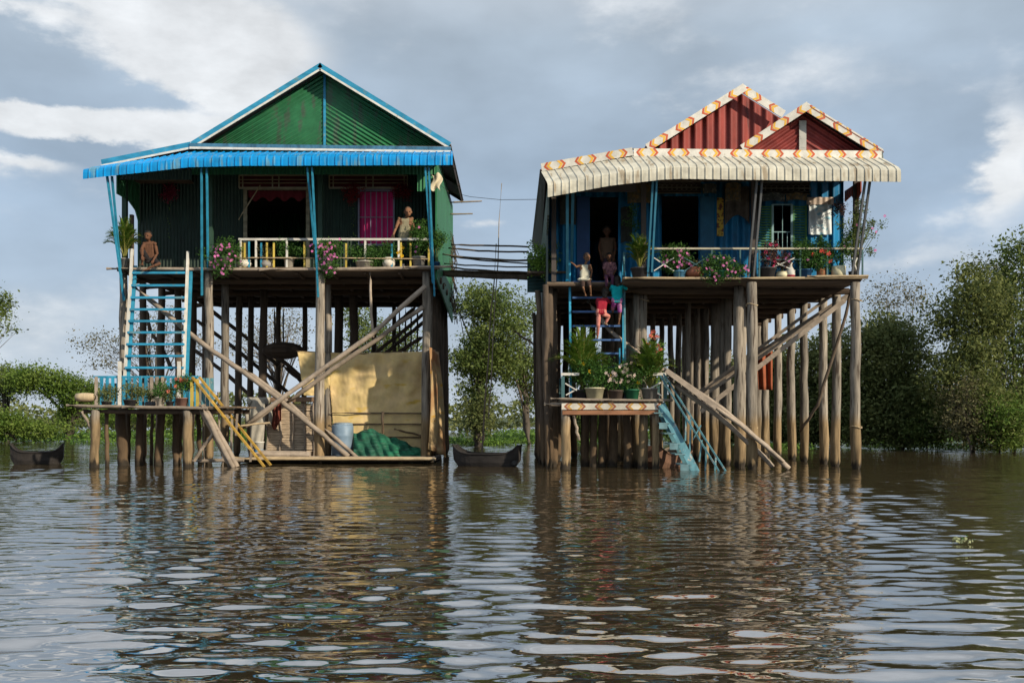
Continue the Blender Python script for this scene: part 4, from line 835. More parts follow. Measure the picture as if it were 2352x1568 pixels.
ZR = Z(918, 27.3)
def right_landing():
    t = thing('wooden_landing', 'landing on stilts with painted chevron board, crowded with pots, under the red house', 'landing', (X(1400, 28), 28, 0))
    x0, x1 = X(1290, 27.2), X(1522, 27.2)
    deck(t, x0, x1, 27.2, 28.7, ZR, .04, .14)
    mb = MB(); mb.log((X(1265, 27.1), 27.1, ZR + .03), (X(1420, 27.1), 27.1, ZR - .02), .035); mb.log((X(1380, 27.1), 27.1, ZR - .02), (X(1545, 27.1), 27.1, ZR - .01), .035); mb.log((X(1250, 27.3), 27.3, ZR - .12), (X(1350, 27.3), 27.3, ZR - .12), .05); mb.build('edge_pole', wood_grey, t)
    mb = MB(); fascia_line(mb, V((X(1290, 27.15), 27.12, Z(926, 27.15))), V((X(1518, 27.15), 27.12, Z(926, 27.15))), .17, .03, chev=.16)
    mb.build('chevron_board', [mat('dusty_white', (.5, .48, .42), .7, .2), mat('faded_brown_red', (.26, .09, .04), .6), mat('faded_ochre', (.42, .25, .06), .6)], t)
    MB().box((X(1292, 27.15), 27.14, Z(952, 27.15)), (X(1512, 27.15), 27.2, Z(942, 27.15))).build('edge_beam', mat('reddish_beam', (.27, .13, .07), .7, .25, (2, 6, 6)), t)
    for px, d, r in ((1300, 27.3, .13), (1478, 27.5, .13), (1504, 27.25, .1), (1440, 28.2, .12), (1455, 28.7, .11), (1408, 28.6, .14), (1385, 28.7, .12), (1345, 28.8, .12), (1365, 28.4, .1)):
        post(t, X(px, d), d, ZR - .08, r, m=wood_post if d < 28 else wood_dark, lean=.1)
    MB().log(W(1318, 955, 27.2), W(1330, 1010, 27.3), .04).build('brace', wood_grey, t)
    tl = mat('dark_teal_rail', (.05, .12, .13))
    r = MB()
    r.box((X(1289, 27.25), 27.22, Z(862, 27.25)), (X(1330, 27.25), 27.28, Z(856, 27.25))); ro = r.build('railing', white_m, t)
    MB().box((X(1500, 27.25), 27.22, Z(862, 27.25)), (X(1530, 27.25), 27.28, Z(856, 27.25))).build('top_rail', white_m, ro)
    MB().box((X(1380, 28.5), 28.5, Z(861, 28.5)), (X(1470, 28.5), 28.54, Z(856, 28.5))).build('top_rail', white_m, ro)
    for px, d in ((1293, 27.25), (1528, 27.25), (1293, 28.6), (1528, 28.6)): MB().box((X(px, 27.25) - .045, d - .03, ZR), (X(px, 27.25) + .045, d + .03, Z(860, 27.25) - .05)).build('rail_post', tl, ro)
    for a, b in (((1298, 880), (1325, 896)), ((1300, 907), (1325, 893)), ((1488, 895), (1518, 878)), ((1500, 898), (1520, 908))): MB().beam(W(*a, 27.24 + .03 * (a[1] > 900)), W(*b, 27.24 + .03 * (a[1] > 900)), .02, .035).build('cross_slat', white_m, ro)
right_landing()

def right_ladder():
    t = thing('ladder', 'blue ladder from the flower landing to the red house porch, children climbing it', 'ladder', (X(1370, 28), 28, ZR))
    d0, d1 = 27.9, 28.25
    for pb, pt, top, w in ((1311, 1308, 600, .17), (1432, 1431, 600, .12)):
        MB().beam(W(pb, 0, d0, ZR), W(pt, top, d1), w, .06).build('stringer', mat('bright_blue_stringer', (.04, .34, .55), .5, .15, (5, 5, 2), spots=((.2, .3, .34), (9, 9, 4), .6)), t)
    MB().beam(W(1423, 0, d0 - .2, ZR), W(1423, 800, d0 - .1), .11, .04).build('stringer', fas_blue, t)
    MB().beam(W(1437, 0, d0 - .25, ZR), W(1433, 580, d1 - .3), .05, .05).build('handrail', lblue_m, t)
    for y in (647, 683, 715, 748, 780, 811, 843, 876):
        k = (918 - y) / 290; dd = d0 + (d1 - d0) * k
        MB().box((X(1315, dd), dd - .03, Z(y + 2.5, dd)), (X(1427, dd), dd + .13, Z(y - 1.5, dd))).build('tread', mat('indigo_tread', (.06, .14, .34), .6, .2), t)
right_ladder()

def stair():
    t = thing('staircase', 'pale blue stair running from the flower landing down into the river', 'staircase', W(1600, 0, 26.6, 0))
    A, B = W(1527, 925, 27.1), W(1608, 1082, 26.4); B2 = B + (B - A) * .08
    d = (B2 - A).normalized(); n = V((d.z, 0, -d.x));
    if n.z > 0: n = -n
    for off in (0, .75):
        MB().prism([A + V((0, off, 0)), B2 + V((0, off, 0)), B2 + n * .22 + V((0, off, 0)), A + n * .22 + V((0, off, 0))], (0, .035, 0)).build('stringer', lblue_m, t)
    for k in (.1, .24, .38, .52, .66, .8, .93):
        c = A.lerp(B2, k) + n * .16
        MB().box((c.x - .26, c.y - .03, c.z - .03), (c.x + .02, c.y + .82, c.z + .0)).build('tread', mat('dusty_blue_tread', (.14, .26, .30), .7, .25), t)
        if k in (.24, .52, .8): MB().box((c.x - .26, c.y - .035, c.z - .17), (c.x - .04, c.y - .005, c.z - .032)).build('riser', mat('dusty_blue_tread', (.14, .26, .30)), t)
    for off, (a, b) in ((-.05, ((1516, 862), (1652, 1083))), (.0, ((1524, 858), (1668, 1083)))):
        MB().beam(W(a[0], a[1], 27.0 + off), W(b[0], b[1], 26.3 + off), .045, .04).build('handrail', lblue_m, t)
    for a, b in (((1576, 955), (1574, 1012)), ((1586, 962), (1584, 1040)), ((1652 - 8, 1050), (1642, 1080)), ((1622, 1025), (1620, 1080)), ((1612, 1010), (1606, 1060))):
        MB().beam(W(*a, 26.65), W(*b, 26.65), .045, .04).build('baluster', lblue_m, t)
    MB().beam(W(1591, 1010, 26.6), W(1610, 976, 26.6), .03, .03).build('brace', lblue_m, t)
stair()

# yellow handrails and tied log bundle going down from the left landing
t = thing('handrail', 'pair of yellow and ochre rails slanting from the left landing down to the water', 'handrail', W(530, 0, 28, 0))
oc = mat('ochre_rail_paint', (.48, .30, .06), .65, .3, (5, 5, 5), spots=((.3, .2, .1), (7, 7, 7), .6))
MB().beam(W(442, 866, 28.2), W(608, 1072, 27.9), .09, .05).build('rail', oc, t)
MB().beam(W(458, 866, 28.6), W(622, 1068, 28.3), .09, .05).build('rail', oc, t)
for a, b in (((545, 950), (542, 1000)), ((578, 1020), (575, 1060)), ((533, 962), (530, 1065))): MB().beam(W(*a, 28.35), W(*b, 28.35), .06, .05).build('upright', wood_grey, t)
for i, (a, b, d) in enumerate((((455, 925), (530, 1072), 28.3), ((468, 930), (545, 1072), 28.25), ((462, 930), (536, 1074), 28.1))):
    tag(MB().log(W(*a, d), W(*b, d), .085, .07, wob=.02, seg=8).build('log', wood_grey, smooth=True), ['lowest grey log of the tied bundle under the left landing', 'upper grey log of the tied bundle beside the ochre rails', 'front grey log lashed on the slanting bundle by the left landing'][i], 'log', 'logs tied in a bundle below the left landing')
tag(MB().log(W(500, 985, 28.2), W(445, 1058, 28.4), .05).build('pole', wood_grey), 'short crooked pole propping the tied log bundle', 'pole')
tag(MB().log(W(545, 978, 28.4), W(620, 970, 28.6), .03).build('pole', wood_pale), 'pale bamboo cane lying across the ochre rails', 'pole')

def raft():
    t = thing('raft', 'low bamboo raft floor floating under the green house', 'raft', (X(760, 31), 31, 0))
    zr = .16; x0, x1 = X(520, 30), X(1000, 30)
    for i in range(4): MB().log((x0 + rnd.uniform(0, .4), 30.0 + i * .13, zr + rnd.uniform(-.02, .02)), (x1 + rnd.uniform(-.3, .1), 30.0 + i * .13, zr), .035 + .02 * (i % 2), wob=.015, seg=9).build('bamboo_pole', wood_pale if i < 2 else wood_grey, t)
    MB().box((x0 + .2, 30.5, .03), (x1 - .1, 34, .13)).build('raft_floor', wood_dark, t)
    MB().log((X(570, 30), 30.3, .3), (X(705, 30), 30.4, .25), .12, wob=.03).build('thick_log', wood_grey, t)
raft()
def slat_panel():
    t = thing('slat_fence', 'split bamboo slat screen in a brown frame on the raft', 'screen', W(665, 1040, 31, .16))
    D = 31.2; mb = MB(); y = 928
    x0, x1 = X(613, D), X(722, D); z = Z(1036, D)
    while z < Z(928, D): e = rnd.uniform(-.012, .012); mb.prism([(x0, D, z), (x1, D, z + e), (x1, D, z + .038 + e), (x0, D, z + .038)], (0, .015, 0)); z += .048 + rnd.uniform(-.003, .006)
    mb.build('bamboo_slats', mat('split_bamboo', (.58, .46, .33), .7, .25, (4, 4, 20)), t)
    MB().box((x0, D + .05, .2), (x1, D + .07, Z(930, D))).build('backing_mat', mat('brown_mat', (.12, .085, .06), .9, .3), t)
    for px in (615, 645, 674, 700, 721): MB().log((X(px, D), D - .04, .16), (X(px, D), D - .04, Z(922, D)), .03).build('upright', wood_grey, t)
    MB().beam((X(608, D), D - .1, Z(918, D)), (X(725, D), D - .1, Z(917, D)), .1, .16).build('top_beam', mat('brown_beam', (.17, .11, .07), .8, .3, (1, 6, 6)), t)
    MB().beam((X(606, D), D - .05, Z(1042, D)), (X(715, D), D - .05, Z(1042, D)), .1, .14).build('bottom_beam', wood_grey, t)
slat_panel()
def cloth(fn, nu, nv, name, m, parent=None, **k):
    o = MB().grid(fn, nu, nv).build(name, m, parent, smooth=True, **k); s = o.modifiers.new('thickness', 'SOLIDIFY'); s.thickness = .006; return o
tarp_y = mat('yellow_tarp', (.82, .64, .30), .6, .14, (1.5, 1.5, 1.5), hue=((.76, .58, .30), 2.2), spots=((.72, .50, .10), (1.2, 1.2, 4), .6), trans=.15)
tarp_shade = mat('shaded_tarp', (.19, .155, .095), .8, .15, (2, 2, 2), spots=((.24, .18, .06), (1.5, 1.5, 8), .6))  # unused; yellow tarp with its lower shadow put into the colour
def tarp():
    D = 31.9; t = thing('tarpaulin', 'large wrinkled yellow tarpaulin hung under the green house', 'tarpaulin', W(850, 930, D))
    def f(u, v):
        xt = 683 + u * 304; yt = 806 + 4 * math.sin(u * 3.1); xb = 697 + u * 293
        yb = 910 + 36 * min(max((u - .12) / .1, 0), 1) + 102 * min(max((u - .22) / .05, 0), 1)
        if u < .22: yb = 908 + 14 * u
        x = xt + v * (xb - xt); y = yt + v * (yb - yt); k = min(1, max(.25, 1 - (y - 900) / 120))
        dd = .05 * math.sin((x - 683) * .02 * (1 + v)) + .05 * math.sin(x * .05 + y * .085) * math.exp(-((x - 790) / 90) ** 2) + .03 * math.sin(x * .13 + y * .03) * (y < 905) + .05 * mnoise.noise(V((x * .035, y * .05, 0))) + .018 * mnoise.noise(V((x * .16, y * .12, 5)))
        return W(x, y, D + dd * k)
    cloth(f, 110, 50, 'yellow_sheet', tarp_y, t)
    for y in (948, 973, 1003): MB().log(W(760, y, D - .08), W(985, y + 1, D - .08), .022, wob=.01).build('support_pole', wood_dark, t)
    MB().tube([W(680, 806, D - .02), W(830, 812, D - .02), W(990, 803, D - .02)], .012, 5).build('hanging_rope', wood_dark, t)
tarp()
def fl(u, v):
    D = 30.15 + 2.1 * u; x0 = X(986, 30.15) + .07 * u; y = 800 + v * 250; zt_ = Z(803, 31.2); zb_ = .1 + .35 * (1 - u) * (v > .9)
    return V((x0 + .16 * u * math.sin(v * 2.8) + .05 * math.sin(u * 14 + v * 4) + .28 * u * v * v, D, zt_ + (zb_ - zt_) * v))
cloth(fl, 30, 30, 'hanging_cloth', mat('rust_stained_tarp', (.60, .45, .24), .7, .12, (2, 2, 2), hue=((.40, .17, .07), 1.1), spots=((.62, .34, .03), (1, 1, 4), .6), trans=.15), label='long rust-stained yellow cloth hanging at the right rear post', cat='cloth')
def drum():
    t = thing('barrel', 'faded blue plastic barrel standing on the raft', 'barrel', W(787, 0, 31.3, .15)); c = V((X(787, 31.3), 31.3, .15)); r = .34
    MB().lathe(c, [(r * .9, 0), (r, .05), (r, .3), (r * 1.03, .33), (r, .36), (r, .66), (r * 1.03, .69), (r, .72), (r, .98), (r * .9, 1.03)], 24).build('body', mat('faded_blue_plastic', (.19, .28, .38), .5, .15, (3, 3, 3), hue=((.10, .13, .16), 1.5)), t, smooth=True)
    MB().lathe(c + V((.02, 0, 1.03)), [(r * .88, 0), (r * .86, .05), (r * .4, .07), (r * .1, .07)], 20).build('lid', mat('blue_lid', (.24, .33, .42), .5), t)
drum()
def netf(u, v):
    x = 812 + u * 165; top = 984 + 10 * max(0, .2 - u) * 5 + 62 * max(0, u - .18) ** 1.1 + 2.5 * math.sin(u * 17) + 1.5 * math.sin(u * 41); y = top + v * (1051 - top); return W(x, y, 31.3 - .45 * math.sin(v * 1.5) + .07 * math.sin(u * 24 + v * 6) + .05 * math.sin(u * 51 - v * 9))
cloth(netf, 40, 14, 'fishing_net', mat('green_net', (.010, .07, .045), .8, .35, (3, 3, 30), hue=((.012, .13, .07), 1.6), spots=((.08, .15, .12), (3, 3, 50), .6), bump=.4), label='heap of green fishing net draped on the raft', cat='fishing net')
tag(MB().box(W(862, 1052, 31.0), W(885, 1040, 31.2)).build('brick', mat('old_brick', (.28, .12, .08), .9)), 'pale red block on the raft edge below the green net', 'block')
tag(MB().log(W(877, 1046, 31.4), W(879, 945, 31.4), .04).build('pole', wood_dark), 'dark upright stake behind the green net', 'pole')
def bucket(px, D, z, r, hh, m, label, m2=None):
    t = thing('bucket', label, 'bucket', (X(px, D), D, z)); c = V((X(px, D), D, z))
    MB().lathe(c, [(r * .8, 0), (r * .97, hh * .9), (r * 1.05, hh * .92), (r * 1.05, hh), (r * .92, hh), (r * .8, hh * .7)], 18).build('body', m, t, smooth=True)
    mb = MB(); mb.tube([c + V((r * math.cos(a), -.01, hh + r * .7 * math.sin(a))) for a in [i * math.pi / 8 for i in range(9)]], .006, 5); mb.build('handle', wood_dark, t)
    if m2: MB().lathe(c - V((0, 0, .005)), [(r * .83, 0), (r * .9, hh * .33)], 18).build('blue_band', m2, t)
bucket(594, 30.9, .3, .17, .36, white_m, 'white bucket with a blue base near the hanging shirt', mat('bucket_blue', (.1, .3, .55), .5))
def jacket(u, v):
    a = u * 2 * math.pi; w = .26 * (1 - .25 * v) * (1 + .3 * (v < .12)); y = 912 + v * 118; c = W(594 - 6 * v, y, 30.9); return c + V((w * math.cos(a) * (1 + .1 * math.sin(a * 3)), .1 * math.sin(a) + .03 * math.sin(a * 5 + v * 6), 0))
t = thing('shirt', 'pale grey shirt hanging on a pole beside the bamboo screen', 'shirt', W(594, 960, 30.9))
cloth(jacket, 24, 12, 'shirt_body', mat('grey_cloth', (.36, .34, .29), .9, .15, (6, 6, 3)), t)
for s in (-1, 1): MB().tube([W(594 + s * 16, 918, 30.9), W(594 + s * 28, 945, 30.85), W(594 + s * 26, 975, 30.85)], [.09, .07, .06], 8).build('sleeve', mat('grey_cloth', (.36, .34, .29)), t, smooth=True)
tag(cloth(lambda u, v: W(624 + u * 22, 925 + v * (52 + 10 * math.sin(u * 5)), 31.0 + .05 * math.sin(u * 16)), 24, 6, 'red_rag', mat('dull_red_cloth', (.17, .045, .03), .9)), 'dark red cloth strips hanging in front of the bamboo screen', 'cloth')
tag(cloth(lambda u, v: W(1736 + u * 38 + 6 * v * (1 - u), 800 + v * 95, 33.5 + .08 * math.sin(u * 12)), 20, 8, 'red_cloth', mat('brick_red_cloth', (.30, .09, .045), .9, .15)), 'brick red cloth hanging among the rear stilts of the red house', 'cloth')
# bait basket silhouette and dark bundle under the green house
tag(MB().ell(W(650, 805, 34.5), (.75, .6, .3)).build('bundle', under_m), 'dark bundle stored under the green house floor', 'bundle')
# side annex with louvres on the red house, teal
t = thing('side_screen', 'dark teal corrugated screen standing out left of the red house', 'screen', (X(1230, 28.5), 28.5, 4.5))
MB().box((X(1211, 29), 28.9, Z(672, 29)), (X(1264, 29), 28.95, Z(596, 29))).build('panel', mat('dark_teal_sheet', (.02, .06, .06), .6, .2, corr=((0, 0, 1), .09), cstr=1), t)
MB().box((X(1238, 29.6), 29.5, Z(730, 29.6)), (X(1262, 29.6), 29.55, Z(660, 29.6))).build('grey_sheet', mat('pale_grey_sheet', (.28, .33, .34), .5, .2, corr=((1, 0, 0), .1), cstr=1), t)
MB().box((X(1211, 28.4), 28.3, Z(628, 28.4)), (X(1300, 28.4), 28.9, Z(626, 28.4) + .03)).build('shelf', wood_dark, t)

# ================================================================ bridge between the houses, poles, wire
t = thing('footbridge', 'thin pole footbridge slung between the two stilt houses', 'footbridge', (X(1125, 33), 33, Z(628, 33)))
def bp(p0, p1, r, D=33, nm='handrail_pole', sag=3):
    a, b = W(*p0, D), W(*p1, D); pts = []
    for i in range(9):
        k = i / 8; q = a.lerp(b, k); pts.append(q + V((0, rnd.uniform(-.02, .02), -sag / 2295 * D * math.sin(math.pi * k) + rnd.uniform(-.012, .012)))); pts[-1].z = pts[-1].z
    MB().tube(pts, r, 7).build(nm, wood_dark, t, smooth=True)
for p0, p1, r, s in (((1036, 562), (1216, 567), .03, 0), ((1030, 570), (1215, 578), .03, 3), ((1012, 583), (1213, 598), .035, 4), ((1036, 590), (1213, 606), .025, 1), ((1020, 605), (1213, 613), .025, 2), ((1018, 612), (1213, 625), .03, 3), ((1010, 622), (1240, 628), .04, 0), ((1000, 627), (1240, 636), .1, 0), ((1000, 631), (1240, 640), .06, 0)):
    bp(p0, p1, r, 33 + rnd.uniform(-.15, .15), sag=s)
for i, (a, b, r) in enumerate((((1152, 421), (1122, 700), .018), ((1140, 560), (1103, 830), .026))):
    tag(MB().log(W(*a, 33.2), W(b[0], b[1] + 260, 33.2), r * .7, r * 1.2, wob=.03).build('mooring_pole', wood_grey), ['tall thin pole rising high above the footbridge', 'shorter crooked pole crossing the footbridge handrails'][i], 'pole', 'poles standing at the footbridge')
tag(MB().tube([W(983, 403, 30.4), W(1030, 440, 31), W(1080, 452, 30), W(1150, 459, 29), W(1245, 458, 27.2)], .008, 4).build('wire', wood_dark), 'thin sagging wire strung between the two houses', 'wire')
for i, (a, b) in enumerate((((1040, 465), (1107, 462)), ((1040, 492), (1086, 491)))):
    tag(MB().log(W(a[0] - 10, a[1], 37), W(*b, 37), .035, .025, wob=.01).build('roof_pole', wood_grey), ['longer pole end sticking out just below the dark eave', 'shorter pole end sticking out of the green side wall'][i], 'pole', 'pole ends jutting from the green house')
tag(cloth(lambda u, v: W(991 + u * 22 + 4 * math.sin(v * 6), 400 + v * 36 + 4 * math.sin(u * 7), 30.3 + .04 * math.sin(u * 8 + v * 5)), 10, 12, 'plastic_bag', mat('cream_cloth', (.62, .56, .42), .8)), 'cream rag hanging from the top corner of the green wall', 'rag')

# ================================================================ boats
def boat(px, D, L_, wd, yaw, label, m, tarpc=None):
    t = thing('rowing_boat', label, 'boat', (X(px, D), D, 0), 'wooden boats on the river'); c = V((X(px, D), D, 0)); Rz = Matrix.Rotation(yaw, 3, 'Z')
    def sec(s, inner=0):
        k = abs(2 * s - 1); w = wd * (1 - .45 * k ** 3) - inner; zt = .36 + .26 * k ** 5; zb = -.12 + .30 * k ** 6 + inner
        x = (s - .5) * L_ * (1 - inner * .05)
        return [V((x, -w * .5, zt)), V((x, -w * .42, (zt + zb) * .45)), V((x, -w * .27, zb)), V((x, w * .27, zb)), V((x, w * .42, (zt + zb) * .45)), V((x, w * .5, zt))]
    mb = MB(); n = 15
    for inn in (0, .035):
        S = [sec(i / (n - 1), inn) for i in range(n)]; vs = [c + Rz @ p for s in S for p in s]
        fs = [(i * 6 + j, (i + 1) * 6 + j, (i + 1) * 6 + j + 1, i * 6 + j + 1) for i in range(n - 1) for j in range(5)] + [tuple(range(6)), tuple(range((n - 1) * 6, n * 6))]
        mb.add(vs, fs)
    mb.build('hull', m, t)
    g = MB()
    for side in (0, 5): g.tube([c + Rz @ sec(i / (n - 1))[side] for i in range(n)], .028, 6)
    g.build('gunwale', m, t)
    for s in (.3, .55, .75):
        q = sec(s); MB().beam(c + Rz @ (q[0] + V((0, .03, -.06))), c + Rz @ (q[5] + V((0, -.03, -.06))), .16, .025).build('thwart', wood_dark, t)
    return t, c, Rz
hull_d = mat('dark_hull', (.028, .025, .024), .85, .3, (2, 6, 6), bump=.4)
b1 = boat(86, 30.2, 1.45, .7, R(20), 'dark wooden boat moored at the left edge of the river', hull_d)
b2 = boat(1119, 28.9, 1.95, .8, R(-14), 'dark wooden boat with raised ends between the two houses', hull_d)
b3 = boat(1535, 28.8, 2.6, .9, R(60), 'brown boat tucked among stilts behind the pale blue stair', mat('brown_hull', (.16, .09, .06), .8, .3))
tag(cloth(lambda u, v: W(1515 + u * 50, 1040 - 14 * math.sin(u * 3.1) + v * (22 + 8 * math.sin(u * 3)), 28.4 + .2 * math.sin(v * 2)), 16, 8, 'sack', mat('sack_cloth', (.38, .32, .25), .9, .2)), 'pale sack cloth heaped on the brown boat under the stair', 'sack')
tag(MB().lathe(V((X(1182, 28.6), 28.5, .02)), [(.05, 0), (.09, .05), (.09, .12), (.05, .16)], 10).build('float', mat('dark_rubber', (.03, .03, .03), .6)), 'small dark float at the right end of the middle boat', 'float')

# ================================================================ potted plants
def pot_mb(c, r, hh, kind='tub'):
    p = {'tub': [(r * .78, 0), (r, hh * .9), (r * 1.07, hh * .9), (r * 1.07, hh), (r * .93, hh), (r * .9, hh * .85), (.01, hh * .85)],
         'round': [(r * .55, 0), (r * .95, hh * .3), (r * 1.05, hh * .6), (r * .85, hh * .92), (r * .95, hh), (r * .8, hh), (r * .7, hh * .9), (.01, hh * .88)],
         'can': [(r, 0), (r, hh), (r * .94, hh), (r * .94, hh * .9), (.01, hh * .9)]}[kind]
    return MB().lathe(c, p, 18)
def bush_pts(c, r, n, drop=0):
    n = int(n * 1.35)
    k = max(6, n // 14); d = NR.normal(size=(k, 3)); d /= np.linalg.norm(d, axis=1)[:, None]; cs = np.array(c) + d * (NR.uniform(.2, 1, k) ** .5 * NR.uniform(.75, 1.25, k))[:, None] * np.array(r)
    p = np.repeat(cs, 26, 0) + NR.normal(size=(k * 26, 3)) * .065
    return p, cs
def flowers(parent, pts, s, m, name='blossoms'):
    mb = MB()
    for p in pts:
        p = V(p); q = Matrix.Rotation(rnd.uniform(0, 6), 3, 'Y') @ Matrix.Rotation(rnd.uniform(-.7, .7), 3, 'X') @ Matrix.Rotation(rnd.uniform(-.7, .7), 3, 'Z')
        for i in range(5):
            a = i * 2 * math.pi / 5; d = V((math.cos(a), 0, math.sin(a))); e = V((-math.sin(a), 0, math.cos(a)))
            P = [V((0, 0, 0)), d * s * .7 + e * s * .35 + V((0, -.15 * s, 0)), d * s + V((0, -.05 * s, 0)), d * s * .7 - e * s * .35 + V((0, -.15 * s, 0))]
            mb.add([p + q @ v for v in P], [(0, 1, 2, 3)])
    mb.build(name, m, parent)
fl_pink = mat('pink_petals', (.72, .20, .50), .6, .1, trans=.2); fl_red = mat('red_petals', (.80, .10, .08), .6, .1, trans=.2); fl_yel = mat('yellow_petals', (.85, .52, .01), .6, .05, trans=.2)
fl_wht = mat('pale_pink_petals', (.78, .62, .56), .6, .1, trans=.2); fl_mag = mat('magenta_petals', (.55, .03, .12), .6, .1, trans=.2)
PG = 'potted plants on the porches and landings'
def plant(label, D, z, px, pot=None, fol=None, bloom=None, leaf=lf_pot, lsz=.06, n=600, palm=None, name='potted_plant', cat='potted plant', nst=8):
    """pot=(half width px, height px, colour material, kind); fol=[(px,py,rx,ry)]; bloom=(material, count, size)"""
    t = thing(name, label, cat, (X(px, D), D, z), PG); c = V((X(px, D), D, z)); k = D / F
    if pot: pot_mb(c, pot[0] * k, pot[1] * k, pot[3]).build('pot', pot[2], t, smooth=True)
    base = c + V((0, 0, (pot[1] * k * .85 if pot else 0)))
    if fol:
        allp = []; allc = []; tot = sum(f[2] * f[3] for f in fol)
        for fx, fy, rx, ry in fol:
            cc = W(fx, fy, D); p, cs = bush_pts(cc, (rx * k, min(rx, ry, 22) * k, ry * k), int(n * fx * 0 + n * rx * ry / tot)); allp.append(p); allc.append(cs)
        p = np.concatenate(allp); cs = np.concatenate(allc); leaves('foliage', p, lsz, leaf, t, aspect=1.8, upbias=.3)
        mb = MB()
        for i in NR.choice(len(cs), min(nst, len(cs)), replace=False):
            e = V(cs[i]); mid = base.lerp(e, .5) + V((0, 0, .05)); mb.tube([base, mid, e], [.012, .008, .004], 4)
        mb.build('stem', lf_stem, t)
        if bloom:
            idx = NR.choice(len(p), min(bloom[1] * 6, len(p)), replace=False); q = p[idx]; q = q[np.argsort(q[:, 1])][:bloom[1] * 2]; q = q[NR.permutation(len(q))[:bloom[1]]] + np.array([0, -.06, 0]); flowers(t, q, bloom[2], bloom[0])
    if palm:
        ph, pr, nf, pm = palm; pts = []; mb = MB()                      # height px, spread px, fronds
        for i in range(nf):
            a = rnd.uniform(0, 2 * math.pi); lean = rnd.uniform(.15, 1) ; hh = ph * k * rnd.uniform(.65, 1.0) * (1 - .25 * lean); dr = pr * k * lean
            tip = base + V((math.cos(a) * dr, math.sin(a) * dr * .7, hh * (1 - .35 * lean))); mid = base + V((math.cos(a) * dr * .35, math.sin(a) * dr * .3, hh * .8))
            P = [base.lerp(mid, s).lerp(mid.lerp(tip, s), s) for s in [j / 10 for j in range(11)]]
            mb.tube(P, [.010 * (1.1 - j / 10) + .003 for j in range(11)], 4)
            for j in range(3, 11):
                for s in (-1, 1):
                    for q_ in (0, .5):
                        if j + q_ > 10: continue
                        o = P[j].lerp(P[min(j + 1, 10)], q_); d = (P[j] - P[j - 1]).normalized(); sd = d.cross(V((0, 0, 1))).normalized() * s
                        ll = .17 * (ph / 90) * (1.25 - abs(j - 6) / 8) * rnd.uniform(.8, 1.2); e = o + (sd * .75 + d * .7 + V((0, 0, -.12 + rnd.uniform(-.1, .1)))).normalized() * ll; u = V((0, 0, 1)).cross(e - o).normalized() * .016
                        mb.add([o - u * .4, o.lerp(e, .5) - u, e, o.lerp(e, .5) + u], [(0, 1, 2, 3)], 1)
        mb.build('fronds', [mat('yellow_green_stem', (.22, .22, .05), .6), pm], t)
    return t
lf_stem = mat('plant_stem', (.10, .12, .04), .8)
pw = mat('white_pot', (.62, .58, .50), .6, .15, (8, 8, 8)); pg_ = mat('grey_pot', (.30, .29, .27), .8, .2, (8, 8, 8)); pd = mat('dark_pot', (.05, .05, .055), .6); pb = mat('blue_pot', (.12, .36, .60), .5)
pt = mat('terracotta_pot', (.28, .12, .06), .8, .2, (8, 8, 8)); pgr = mat('green_pot', (.03, .17, .09), .5); pc = mat('cream_pot', (.66, .62, .42), .6, .15, (6, 6, 6)); pdb = mat('deep_blue_pot', (.03, .12, .28), .5)
zl = Z(615, DF); zr = Z(638, EF); D1 = 30.62; D2 = 27.15
plant('feathery palm in a grey pot at the far left corner of the green porch', D1, zl, 286, (14, 22, pg_, 'tub'), palm=(110, 45, 46, lf_palm), fol=None)
plant('pink periwinkle bush spilling over the porch edge beside the left pair of struts', 30.3, zl, 517, (13, 22, pg_, 'tub'), [(517, 585, 36, 36), (505, 615, 20, 24), (470, 585, 10, 14)], (fl_pink, 44, .043), n=2025)
plant('empty-looking white bowl planter right of the first pink bush', D1, zl, 561, (17, 18, pw, 'round'), [(556, 595, 12, 10)], leaf=lf_dry, n=162)
plant('withered brown plant in a grey bowl behind the white railing', D1, zl, 612, (14, 17, pg_, 'round'), [(610, 582, 16, 16)], leaf=lf_dry, n=216, lsz=.05, nst=20)
plant('small green shrub in a ribbed white pot behind the railing', D1, zl, 664, (12, 24, pw, 'tub'), [(662, 575, 20, 16), (650, 560, 12, 10), (690, 575, 10, 14)], n=810)
plant('tall pink periwinkle hanging over the porch edge beside the middle struts', 30.3, zl, 752, (13, 20, pg_, 'tub'), [(748, 575, 26, 24), (755, 600, 24, 36), (775, 570, 16, 16)], (fl_pink, 60, .043), n=2025)
plant('wide bushy green herb in a low white trough on the green porch', D1, zl, 838, (22, 15, pw, 'tub'), [(850, 585, 40, 22), (860, 600, 25, 14), (812, 578, 18, 14)], n=2025, lsz=.05)
plant('leafy herb in a rounded white pot next to the trough', D1, zl, 893, (15, 24, pw, 'round'), [(893, 575, 22, 18)], n=675, lsz=.05)
plant('yellow-flowered stems by the right end of the railing', D1, zl, 923, (7, 10, pd, 'can'), [(920, 580, 9, 20)], (fl_yel, 6, .06), n=81)
plant('tall dense vine in a grey pot beside the right-hand struts', D1, zl, 962, (16, 26, pg_, 'tub'), [(965, 545, 24, 40), (945, 570, 14, 16), (985, 560, 16, 24)], (fl_pink, 5, .042), leaf=lf_pot, n=2160)
plant('bright leafy shoots reaching over the sunny green side wall', 30.45, zl, 1003, (8, 12, pdb, 'tub'), [(1006, 550, 16, 23)], n=540)
plant('palm with yellow stems in a dark ribbed pot beside the blue ladder', D2, zr, 1469, (20, 24, pd, 'tub'), palm=(95, 55, 34, lf_palm))
plant('pink periwinkle in a light blue pot on the red house porch', D2, zr, 1561, (15, 17, pb, 'tub'), [(1552, 592, 39, 28), (1540, 612, 18, 14)], (fl_pink, 26, .042), n=1215)
